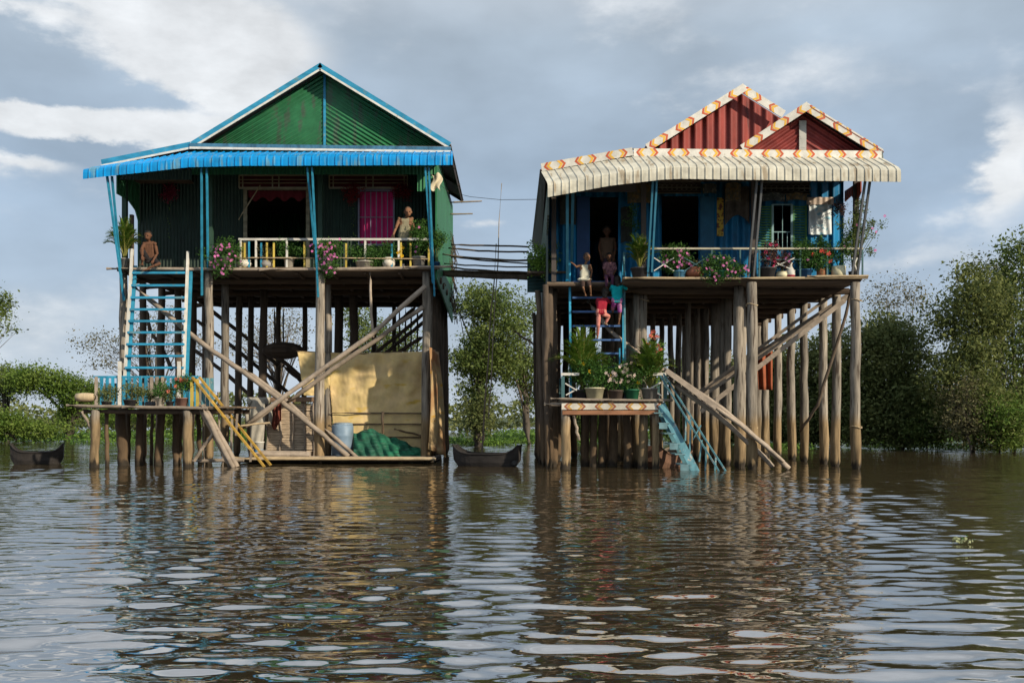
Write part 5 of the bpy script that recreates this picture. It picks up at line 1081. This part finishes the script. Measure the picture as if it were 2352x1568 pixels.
plant('copper-brown rounded pot standing on the porch edge', D2, zr, 1596, (22, 24, mat('copper_pot', (.30, .11, .06), .35), 'round'), [(1596, 607, 12, 5)], leaf=lf_dry, n=40)
plant('widest pink-flowered bush drooping below the right porch edge', 26.9, zr, 1655, (14, 14, pgr, 'tub'), [(1652, 610, 41, 25), (1645, 636, 28, 14), (1690, 620, 23, 16)], (fl_pink, 26, .042), n=1755)
plant('dark reddish plant in a black tub near the middle porch post', D2, zr, 1762, (20, 24, pd, 'tub'), [(1765, 590, 23, 25), (1772, 570, 12, 16)], (fl_mag, 8, .06), leaf=lf_purple, n=675)
plant('purple-tinged plant in a cream bowl left of the white vase', D2, zr, 1796, (14, 15, pc, 'round'), [(1800, 600, 21, 18)], (fl_pink, 6, .04), leaf=lf_purple, n=472)
plant('large glossy bush in a deep blue pot right of the white vase', D2, zr, 1848, (17, 20, pdb, 'tub'), [(1855, 590, 32, 30), (1838, 575, 18, 18)], (fl_pink, 4, .04), n=1755)
plant('red-flowered shrub in a terracotta pot below the white sheet', D2, zr, 1888, (12, 22, pt, 'can'), [(1884, 590, 28, 30), (1890, 565, 16, 18)], (fl_red, 5, .07), n=1350)
plant('slender shrub in a tall cream can at the right end of the porch', D2, zr, 1926, (16, 28, pc, 'can'), [(1930, 580, 21, 23), (1945, 560, 12, 28)], n=607)
plant('rambling vine climbing the outer porch post with rusty shoots', D2, zr, 1958, (9, 16, pd, 'tub'), [(1955, 560, 21, 39), (1968, 520, 16, 41), (1990, 540, 16, 16), (2010, 515, 23, 9), (1975, 480, 12, 25), (1925, 516, 18, 5), (2002, 575, 14, 6)], (fl_pink, 6, .045), leaf=lf_dry if 0 else lf_mid, n=1215, nst=30)
t = thing('vase', 'tall white vase standing at the edge of the red house porch', 'vase', (X(1814, D2), D2 - .05, zr)); MB().lathe(V((X(1814, D2), D2 - .05, zr)), [(.09, 0), (.13, .1), (.12, .2), (.06, .3), (.05, .38), (.07, .42), (.05, .42), (.01, .4)], 14).build('body', white_m, t, smooth=True)
MB().lathe(V((X(1814, D2), D2 - .05, zr + .01)), [(.095, 0), (.125, .06), (.12, .11)], 14).build('red_base_band', mat('red_band', (.3, .03, .05), .6), t)
plant('leafy lime shrub in a mossy green box on the side shelf of the red house', 28.5, Z(627, 28.4) + .02, 1268, (14, 22, mat('mossy_pot', (.13, .20, .12), .9, .3, (12, 12, 12)), 'can'), [(1245, 600, 30, 34), (1225, 585, 18, 25), (1268, 580, 23, 28)], leaf=lf_lime, n=1215, lsz=.07)
# right landing
zL = ZR; D3 = 27.3
plant('big feathery palm at the left end of the flower landing', D3 + .3, zL, 1338, (16, 24, pd, 'tub'), palm=(160, 70, 60, lf_palm), fol=[(1330, 850, 23, 34)], n=675)
plant('yellow-dotted herb in the wide cream tub on the flower landing', D3, zL, 1366, (22, 28, pc, 'tub'), [(1372, 868, 39, 28), (1360, 845, 25, 23)], (fl_yel, 4, .06), n=1755)
plant('pale pink rose bush in a brown pot in the middle of the flower landing', D3, zL, 1414, (18, 22, mat('brown_pot', (.12, .09, .075), .8), 'tub'), [(1418, 868, 32, 28), (1430, 850, 16, 18)], (fl_wht, 34, .05), n=810)
plant('red hibiscus standing tall behind the pale roses', D3 + .5, zL, 1425, (10, 16, pd, 'tub'), [(1424, 842, 16, 28), (1400, 838, 16, 18)], (fl_red, 2, .10), n=351)
plant('trailing herb in a bright green pot on the flower landing', D3, zL, 1452, (17, 24, pgr, 'tub'), [(1450, 885, 28, 18), (1462, 860, 21, 23)], (fl_yel, 1, .06), n=810)
plant('bushy palm in a large grey pot at the right end of the flower landing', D3, zL, 1492, (19, 27, pg_, 'tub'), palm=(130, 60, 56, lf_palm), fol=[(1492, 835, 23, 32)], n=675)
plant('tall coral red flower spike behind the right-hand palm', D3 + .5, zL, 1506, (9, 14, pd, 'tub'), [(1506, 800, 18, 34), (1500, 860, 21, 34)], None, leaf=lf_lime, n=405)
q = [W(x + rnd.uniform(-4, 4), y + rnd.uniform(-3, 3), D3 + .4) for x, y in ((1495, 772), (1508, 774), (1502, 762), (1488, 792), (1484, 796), (1511, 792), (1515, 802), (1505, 808), (1508, 816)) for _ in range(4)]
tt = thing('flower_spike', 'cluster of coral red blossoms topping the tall spike by the right-hand palm', 'flower', W(1503, 850, D3 + .4)); flowers(tt, q, .055, mat('coral_petals', (.78, .20, .14), .6, trans=.2)); MB().tube([W(1500, 880, D3 + .42), W(1504, 820, D3 + .42), W(1506, 770, D3 + .42)], [.012, .01, .006], 5).build('stem', lf_stem, tt)
# left landing
D4 = 28.35; zq = ZL
t = thing('jar', 'beige ribbed jar lying on its side at the left end of the landing', 'jar', W(195, 0, D4, zq)); c = W(195, 912, D4)
mb = MB(); A = c + V((-.27, 0, 0)); mb.tube([A, A + V((.03, 0, 0)), A + V((.2, 0, 0)), A + V((.36, 0, 0)), A + V((.5, 0, 0)), A + V((.56, 0, 0))], [.07, .11, .125, .125, .11, .07], 16); mb.build('body', mat('beige_clay', (.48, .38, .24), .8, .15, (20, 3, 3)), t, smooth=True)
plant('low dark herb right of the lying jar on the left landing', D4, zq, 245, (12, 12, pd, 'tub'), [(248, 905, 22, 14)], leaf=lf_dark, n=400)
plant('grey-green bushy herb in a black tub in the middle of the left landing', D4, zq, 300, (16, 16, pd, 'tub'), [(302, 895, 20, 20), (325, 905, 14, 12)], leaf=lf_dark, n=500)
plant('leafy herb in a slim white pot on the left landing', D4, zq, 367, (8, 22, pw, 'tub'), [(370, 895, 14, 16)], n=300)
plant('dark bushy herb between the white pot and the coral flowers', D4, zq, 390, (9, 12, pd, 'tub'), [(388, 905, 14, 14)], leaf=lf_dark, n=260)
plant('coral-flowered geranium in a terracotta pot at the right end of the left landing', D4, zq, 418, (14, 20, mat('dusty_pink_pot', (.28, .16, .13), .8), 'tub'), [(420, 885, 24, 16), (432, 878, 18, 12)], (mat('coral_petals', (.78, .20, .14)), 9, .06), n=800)
plant('small moss plant at the back of the left landing', D4 + .6, zq, 345, (12, 12, mat('slate_pot', (.09, .10, .12), .7), 'round'), [(345, 905, 14, 12)], leaf=lf_dark, n=250)
# garlands and hangings in the green house porch
def garland(px, py, rx, ry, m, label):
    t = thing('garland', label, 'garland', W(px, py, DW - .12), 'garlands hung on the green house wall'); c = W(px, py, DW - .14); k = DW / F
    p, cs = bush_pts(c, (rx * k, .05, ry * k), 420); leaves('blossoms', p, .05, m, t, aspect=1.3)
    g = [c + V((rnd.gauss(0, .03), rnd.gauss(0, .02), -ry * k - i * .035)) for i in range(34)]; leaves('trailing_leaves', np.array(g), .05, lf_lime, t)
lf_red = leaf_mat('red_paper', (.16, .012, .015), (.30, .03, .03), 6, .1); lf_rose = leaf_mat('rose_paper', (.25, .03, .07), (.42, .06, .12), 6, .1)
garland(812, 442, 20, 22, lf_red, 'red paper garland left of the pink curtained window')
garland(923, 442, 20, 24, lf_red, 'red paper garland right of the pink curtained window')
garland(388, 442, 16, 22, lf_rose, 'rose paper garland on the dark left part of the porch')

# dark red drapes in the doorway of the green house, plank and clutter under it
tag(cloth(lambda u, v: W(570 + u * 133, 437 + v * (16 + 10 * math.sin(u * 12.5) ** 2), DW + .1 + .03 * math.sin(u * 40)), 50, 5, 'door_valance', mat('maroon_cloth', (.16, .02, .03), .9)), 'maroon scalloped valance across the top of the green house doorway', 'valance')
tag(MB().log(W(548, 505, 31.6), W(598, 425, 31.6), .02, wob=.01).build('slanted_pole', wood_pale), 'thin pole leaning against the transom above the dark doorway', 'pole')
for i, (a, b_, dd, lab) in enumerate((((462, 880), (470, 1062), 31.0, 'thin crooked stake behind the tied log bundle'), ((500, 900), (512, 1060), 31.6, 'stake between the log bundle and the ochre rails'), ((585, 935), (580, 1062), 31.5, 'stake holding up the hanging grey shirt'), ((1180, 760), (1225, 790), 31, 'twisted branch jutting from the dark side of the red house'),
        ((905, 985), (990, 1005), 31.7, 'thin pole end poking above the green net'))):
    tag(MB().log(W(*a, dd), W(*b_, dd), .035, .028, wob=.04).build('stake', wood_grey if i < 3 else wood_dark), lab, 'stake')
tag(MB().log(W(440, 1058, 29.5), W(560, 1056, 29.5), .05, wob=.03).build('floating_pole', wood_grey), 'grey pole lying at water level below the ochre rails', 'pole')

# dangling greenery under the eave of the red house
for i, (px, py, lab) in enumerate(((1452, 500, 'dark trailing plant hanging beside the ladder opening of the red house'), (1925, 480, 'rusty trailing creeper hanging by the white printed sheet'))):
    t = thing('hanging_plant', lab, 'hanging plant', W(px, py - 30, 27.9)); p, cs = bush_pts(W(px, py, 27.9), (.22, .1, .45 if i == 0 else .2), 260); leaves('foliage', p, .06, (lf_pot, lf_purple)[i], t)
    MB().tube([W(px, py - 62 + 20 * i, 27.9), W(px + 1, py, 27.9), W(px - 1, py + 20, 27.9)], .008, 4).build('stem', lf_stem, t)
# ================================================================ people
def capsule(mb, a, b, r0, r1):
    a = V(a); b = V(b); n = 4; mb.tube([a.lerp(b, i / n) for i in range(n + 1)], [r0 + (r1 - r0) * i / n for i in range(n + 1)], 10)
    mb.ell(a, r0 * .995, 10, 7); mb.ell(b, r1 * .995, 10, 7)
def remesh(o, vs, it=3):
    m = o.modifiers.new('skin', 'REMESH'); m.mode = 'VOXEL'; m.voxel_size = vs; m.use_smooth_shade = True
    s = o.modifiers.new('smooth', 'SMOOTH'); s.factor = .5; s.iterations = it
def hand(mb, w, d, up, s, curl=.5):
    """palm plus four unequal fingers and a thumb; d = direction of the hand, up = back of the hand"""
    d = d.normalized(); sd = d.cross(up).normalized(); up = sd.cross(d).normalized(); pl = .085 * s
    for k in (-.5, 0, .5): capsule(mb, w + sd * k * .04 * s, w + d * pl + sd * k * .055 * s, .017 * s, .015 * s)
    for i, ln in enumerate((.068, .078, .072, .055)):
        b = w + d * pl + sd * (i - 1.5) * .022 * s; m = b + (d * math.cos(curl) - up * math.sin(curl)) * ln * s * .5; e = m + (d * math.cos(curl * 2.2) - up * math.sin(curl * 2.2)) * ln * s * .5
        r = max(.0085 * s, .0065); capsule(mb, b, m, r * 1.1, r); capsule(mb, m, e, r, r * .9)
    b = w + d * pl * .3 - sd * .033 * s; m = b - sd * .028 * s + d * .025 * s - up * .01 * s; e = m + d * .03 * s - up * .018 * s
    r = max(.0095 * s, .007); capsule(mb, b, m, r * 1.2, r); capsule(mb, m, e, r, r * .9)
def person(label, J, s, skin, clothes, hair, face, foot=V((0, -1, 0)), hs=1.0, curl=.6, group='people on the porches and ladder'):
    base = V(J['pelvis']); base.z = min(J['la'].z, J['ra'].z) - .03; t = thing('person', label, 'person', base, group)
    mb = MB(); side = (J['rs'] - J['ls']).normalized(); fwd = V(face).normalized()
    ch, wa, pe = J['chest'], J['chest'].lerp(J['pelvis'], .55), J['pelvis']
    sw = (J['rs'] - J['ls']).length * .5
    def torso(m, g=0):
        for k in (-.6, -.3, 0, .3, .6):
            capsule(m, ch + side * k * sw, wa + side * k * sw * .85, .1 * s + g, .092 * s + g); capsule(m, wa + side * k * sw * .85, pe + side * k * sw * .85, .092 * s + g, .1 * s + g)
        capsule(m, J['ls'].lerp(ch, .25), J['rs'].lerp(ch, .25), .058 * s + g, .058 * s + g)
    def arm(m, p, g=0, part=2):
        capsule(m, J[p + 's'], J[p + 'e'], .06 * s + g, .046 * s + g)
        if part > 1: capsule(m, J[p + 'e'], J[p + 'w'], .046 * s + g, .03 * s + g)
    def leg(m, p, g=0, part=2, fr=1.0):
        hp, kn, an = J[p + 'h'], J[p + 'k'], J[p + 'a']
        if part == 1: capsule(m, hp, hp.lerp(kn, fr), .085 * s + g, (.085 - .03 * fr) * s + g)
        else: capsule(m, hp, kn, .085 * s + g, .052 * s + g); capsule(m, kn, kn.lerp(an, .35), .052 * s + g, .05 * s + g); capsule(m, kn.lerp(an, .35), kn.lerp(an, fr), .05 * s + g, (.05 - .02 * fr) * s + g)
    torso(mb)
    hd = J['head']; hr = .135 * s * hs
    capsule(mb, ch + V((0, 0, .05 * s)), hd - V((0, 0, hr * .7)), .052 * s, .047 * s)
    mb.ell(hd + V((0, 0, hr * .12)), (hr * .84, hr * .95, hr * 1.02), 14, 10); mb.ell(hd + fwd * hr * .25 - V((0, 0, hr * .5)), (hr * .62, hr * .66, hr * .6), 12, 8)
    fs = fwd.cross(V((0, 0, 1))).normalized()
    capsule(mb, hd + fwd * hr * .88 + V((0, 0, hr * .08)), hd + fwd * hr * 1.06 - V((0, 0, hr * .2)), hr * .1, hr * .15)
    mb.ell(hd + fwd * hr * .88 - V((0, 0, hr * .52)), (hr * .26, hr * .16, hr * .1), 8, 6); capsule(mb, hd + fwd * hr * .82 + fs * hr * .4 + V((0, 0, hr * .22)), hd + fwd * hr * .82 - fs * hr * .4 + V((0, 0, hr * .22)), hr * .12, hr * .12)
    for q in (-1, 1): mb.ell(hd + fs * q * hr * .86 - V((0, 0, hr * .05)) , (hr * .13, hr * .2, hr * .26), 8, 6)
    for p in 'lr':
        arm(mb, p); leg(mb, p); w = J[p + 'w']; d = (w - J[p + 'e']).normalized(); hand(mb, w, d, (fwd * .4 + V((0, 0, 1)) - d * d.z).normalized() if abs(d.z) < .8 else fwd, s * 1.05, curl)
        an = J[p + 'a']; f = J.get(p + 'f', foot).normalized(); fsd = f.cross(V((0, 0, 1))).normalized() if abs(f.z) < .95 else side
        for k in (-.5, .5): capsule(mb, an - f * .03 * s - V((0, 0, .035 * s)) + fsd * k * .02 * s, an + f * .15 * s - V((0, 0, .045 * s)) + fsd * k * .05 * s, .028 * s, .018 * s)
        for i in range(5): capsule(mb, an + f * .14 * s - V((0, 0, .048 * s)) + fsd * (i - 2) * .018 * s, an + f * (.185 - .008 * abs(i - 1)) * s - V((0, 0, .052 * s)) + fsd * (i - 2) * .02 * s, .011 * s, .009 * s)
    body = mb.build('body', skin, t, smooth=True); remesh(body, .0065 if s < .8 else .0075)
    for q in (-1, 1):
        e = MB(); e.ell(hd + fwd * hr * .86 + fs * q * hr * .36 + V((0, 0, hr * .04)), (hr * .13, hr * .13, hr * .09), 8, 6); e.build('eye', mat('dark_eye', (.03, .02, .02), .3), t)
    if hair:
        hm = MB(); kind, col = hair; m = mat(col[0], col[1], .6, .2, (20, 20, 20))
        th = {'short': 1.07, 'long': 1.12, 'shaved': 1.03}[kind]
        hm.ell(hd + V((0, 0, hr * .2)) - fwd * hr * .12, (hr * .86 * th, hr * .95 * th, hr * 1.0 * th), 14, 10)
        if kind == 'long':
            hm.ell(hd - fwd * hr * .55 - V((0, 0, hr * .7)), (hr * .75, hr * .45, hr * 1.1), 12, 8)
        o = hm.build('hair', m, t, smooth=True)
        # keep the face clear
        me = o.data; keep = []; org = V(t.location)
        vs = [v.co + org for v in me.vertices]
        for pl in me.polygons:
            c = sum((vs[i] for i in pl.vertices), V()) / len(pl.vertices) - hd
            if not (c.dot(fwd) > hr * .25 and c.z < hr * .55) and not (c.z < -hr * .25 and c.dot(fwd) > -hr * .1): keep.append(tuple(pl.vertices))
        co = [tuple(v.co) for v in me.vertices]; nm = bpy.data.meshes.new('hair'); nm.from_pydata(co, [], keep); nm.materials.append(m); nm.polygons.foreach_set('use_smooth', [True] * len(keep)); o.data = nm
        sm = o.modifiers.new('thickness', 'SOLIDIFY'); sm.thickness = .012; sm.offset = -1
    for nm, m, parts in clothes:
        cm = MB()
        for p in parts:
            if p == 'torso': torso(cm, .012)
            elif p == 'vest':
                for k in (-.6, -.3, 0, .3, .6): capsule(cm, ch + side * k * sw * .75, pe + side * k * sw * .8 + V((0, 0, .02)), .092 * s + .01, .10 * s + .012)
            elif p == 'sleeves':
                for q in 'lr': capsule(cm, J[q + 's'], J[q + 's'].lerp(J[q + 'e'], .75), .055 * s + .014, .05 * s + .018)
            elif p == 'shorts':
                for q in 'lr': leg(cm, q, .02, 1, .8)
                for k in (-.6, -.2, .2, .6): capsule(cm, pe + side * k * sw + V((0, 0, .06 * s)), pe + side * k * sw, .09 * s + .01, .10 * s + .012)
            elif p == 'trousers':
                for q in 'lr': leg(cm, q, .016, 2, .82)
                for k in (-.6, -.2, .2, .6): capsule(cm, pe + side * k * sw + V((0, 0, .06 * s)), pe + side * k * sw, .09 * s + .01, .10 * s + .01)
            elif p == 'skirt':
                cm.lathe(V((pe.x, pe.y, min(J['lk'].z, J['rk'].z) - .2 * s)), [(.2 * s, 0), (.19 * s, .2 * s), (.17 * s, pe.z + .08 * s - min(J['lk'].z, J['rk'].z) + .2 * s)], 16)
            elif p == 'hem': cm.ell(pe - V((0, 0, .02)), (sw * 1.2 + .05, .12 * s + .03, .10 * s), 12, 8)
        o = cm.build(nm, m, t, smooth=True); remesh(o, .009, 4)
    return t
def cm_(n, c, **k): return mat(n, c, .85, .15, (9, 9, 9), **k)
sk_d = cm_('brown_skin', (.13, .062, .036), rand=.05); sk_m = cm_('tan_skin', (.24, .125, .072), rand=.05)
blk = ('black_hair', (.012, .010, .009)); gry = ('cropped_grey_hair', (.16, .11, .085))
D = 30.95; P = lambda x, y, d=0: W(x, y, D + d)
man = person('bald old man in a loose vest leaning on the porch railing', dict(head=P(937, 487, -.1), chest=P(932, 507), pelvis=P(928, 550, .1), ls=P(917, 503), le=P(910, 522, -.1), lw=P(903, 540, -.25), rs=P(946, 503), re=P(949, 524), rw=P(944, 542, -.2), lh=P(922, 556, .1), lk=P(920, 582, .05), la=P(920, 607, .1), rh=P(935, 556, .1), rk=P(936, 582, .05), ra=P(938, 607, .1)), 1.0, sk_m,
       [('vest', cm_('faded_khaki_vest', (.36, .33, .22), spots=((.5, .45, .28), (5, 5, 1), .55)), ['vest']), ('trousers', cm_('dark_trousers', (.03, .03, .03)), ['trousers'])], ('shaved', gry), (.15, -1, -.15))
D = 30.42
person('bare-chested man sitting with one knee raised on the left corner of the green porch', dict(head=P(340, 541, -.05), chest=P(343, 561, .05), pelvis=P(346, 596, .1), ls=P(331, 560), le=P(324, 576, -.1), lw=P(327, 590, -.3), rs=P(356, 560), re=P(361, 582), rw=P(352, 598, -.15), lh=P(339, 598, .05), lk=P(326, 573, -.3), la=P(327, 606, -.25), rh=P(354, 600, .05), rk=P(366, 606, -.3), ra=P(340, 616, -.38), rf=V((-1, -.2, -.2))), .95, sk_d,
       [('shorts', cm_('black_shorts', (.02, .018, .02)), ['shorts'])], ('short', blk), (-.15, -1, -.25))
D = 27.75
person('small child in a cream vest standing on the top tread, gripping the blue rail', dict(head=P(1348, 591, -.02), chest=P(1343, 613), pelvis=P(1343, 640, .05), ls=P(1333, 610), le=P(1324, 613, .0), lw=P(1316, 605, .05), rs=P(1355, 610), re=P(1359, 625, .05), rw=P(1356, 640, .0), lh=P(1338, 645, .05), lk=P(1339, 660, -.08), la=P(1345, 677, .1), rh=P(1350, 645, .05), rk=P(1355, 658, -.12), ra=P(1357, 677, .12)), .66, sk_m,
       [('vest', cm_('cream_vest', (.62, .60, .48)), ['vest', 'hem']), ('shorts', cm_('brown_shorts', (.05, .03, .025)), ['shorts'])], ('short', ('close_black_hair', (.05, .035, .03))), (.35, -1, -.3), hs=1.18)
D = 27.7
person('girl in a turquoise shirt and purple shorts climbing the right side of the ladder', dict(head=P(1418, 643, .0), chest=P(1417, 663, -.02), pelvis=P(1417, 690, -.05), ls=P(1406, 658), le=P(1402, 668, .15), lw=P(1408, 660, .32), rs=P(1429, 658), re=P(1441, 664, .05), rw=P(1436, 650, .2), lh=P(1411, 695), lk=P(1407, 712, .25), la=P(1408, 714, .32), rh=P(1422, 695), rk=P(1424, 719, .05), ra=P(1421, 742, .18), rf=V((0, 1, 0)), lf=V((0, 1, 0))), .68, sk_m,
       [('shirt', cm_('turquoise_cloth', (.0, .38, .42)), ['torso', 'sleeves']), ('shorts', cm_('purple_cloth', (.32, .07, .34), hue=((.42, .2, .30), 5)), ['shorts'])], ('long', blk), (.05, 1, .1), foot=V((0, 1, 0)), hs=1.12)
person('girl in a dark red shirt and pink trousers climbing the middle of the ladder', dict(head=P(1390, 671, .05), chest=P(1383, 691, -.02), pelvis=P(1381, 717, -.1), ls=P(1373, 688), le=P(1372, 700, .15), lw=P(1378, 690, .32), rs=P(1394, 688), re=P(1402, 696, .12), rw=P(1408, 690, .3), lh=P(1375, 722, -.08), lk=P(1374, 747, -.1), la=P(1372, 774, .1), rh=P(1388, 722, -.08), rk=P(1398, 726, .15), ra=P(1391, 742, .16), rf=V((.2, 1, 0)), lf=V((0, 1, 0))), .70, sk_m,
       [('shirt', cm_('dark_red_cloth_shirt', (.30, .012, .03), spots=((.6, .5, .5), (26, 26, 60), .7)), ['torso', 'sleeves']), ('trousers', cm_('salmon_cloth', (.62, .24, .20)), ['trousers'])], ('long', blk), (.25, 1, .2), foot=V((0, 1, 0)), hs=1.12)
D = 28.0
person('dark-haired girl in a patterned pink top sitting at the head of the ladder', dict(head=P(1399, 590, -.05), chest=P(1400, 608), pelvis=P(1400, 632, .1), ls=P(1390, 606), le=P(1387, 620, -.02), lw=P(1393, 630, -.12), rs=P(1411, 606), re=P(1414, 621, -.02), rw=P(1408, 632, -.12), lh=P(1395, 634, .05), lk=P(1393, 636, -.3), la=P(1393, 660, -.25), rh=P(1405, 634, .05), rk=P(1407, 637, -.3), ra=P(1407, 661, -.2)), .66, sk_d,
       [('blouse', cm_('patterned_pink_cloth', (.36, .18, .20), spots=((.15, .07, .10), (22, 22, 22), .5)), ['torso', 'sleeves']), ('trousers', cm_('plum_cloth', (.10, .04, .08)), ['trousers'])], ('long', blk), (0, -1, -.1), hs=1.1)
D = 28.7
person('adult in a brown top standing in the shaded doorway above the ladder', dict(head=P(1394, 531), chest=P(1395, 554), pelvis=P(1394, 592), ls=P(1381, 550), le=P(1376, 572), lw=P(1381, 590, -.1), rs=P(1410, 550), re=P(1414, 572), rw=P(1410, 592, -.1), lh=P(1389, 598), lk=P(1389, 618), la=P(1389, 636), rh=P(1400, 598), rk=P(1400, 618), ra=P(1400, 636)), .96, sk_d,
       [('top', cm_('brown_top', (.15, .09, .055)), ['torso']), ('sarong', cm_('dark_sarong', (.05, .03, .05)), ['shorts'])], ('short', blk), (0, -1, 0))
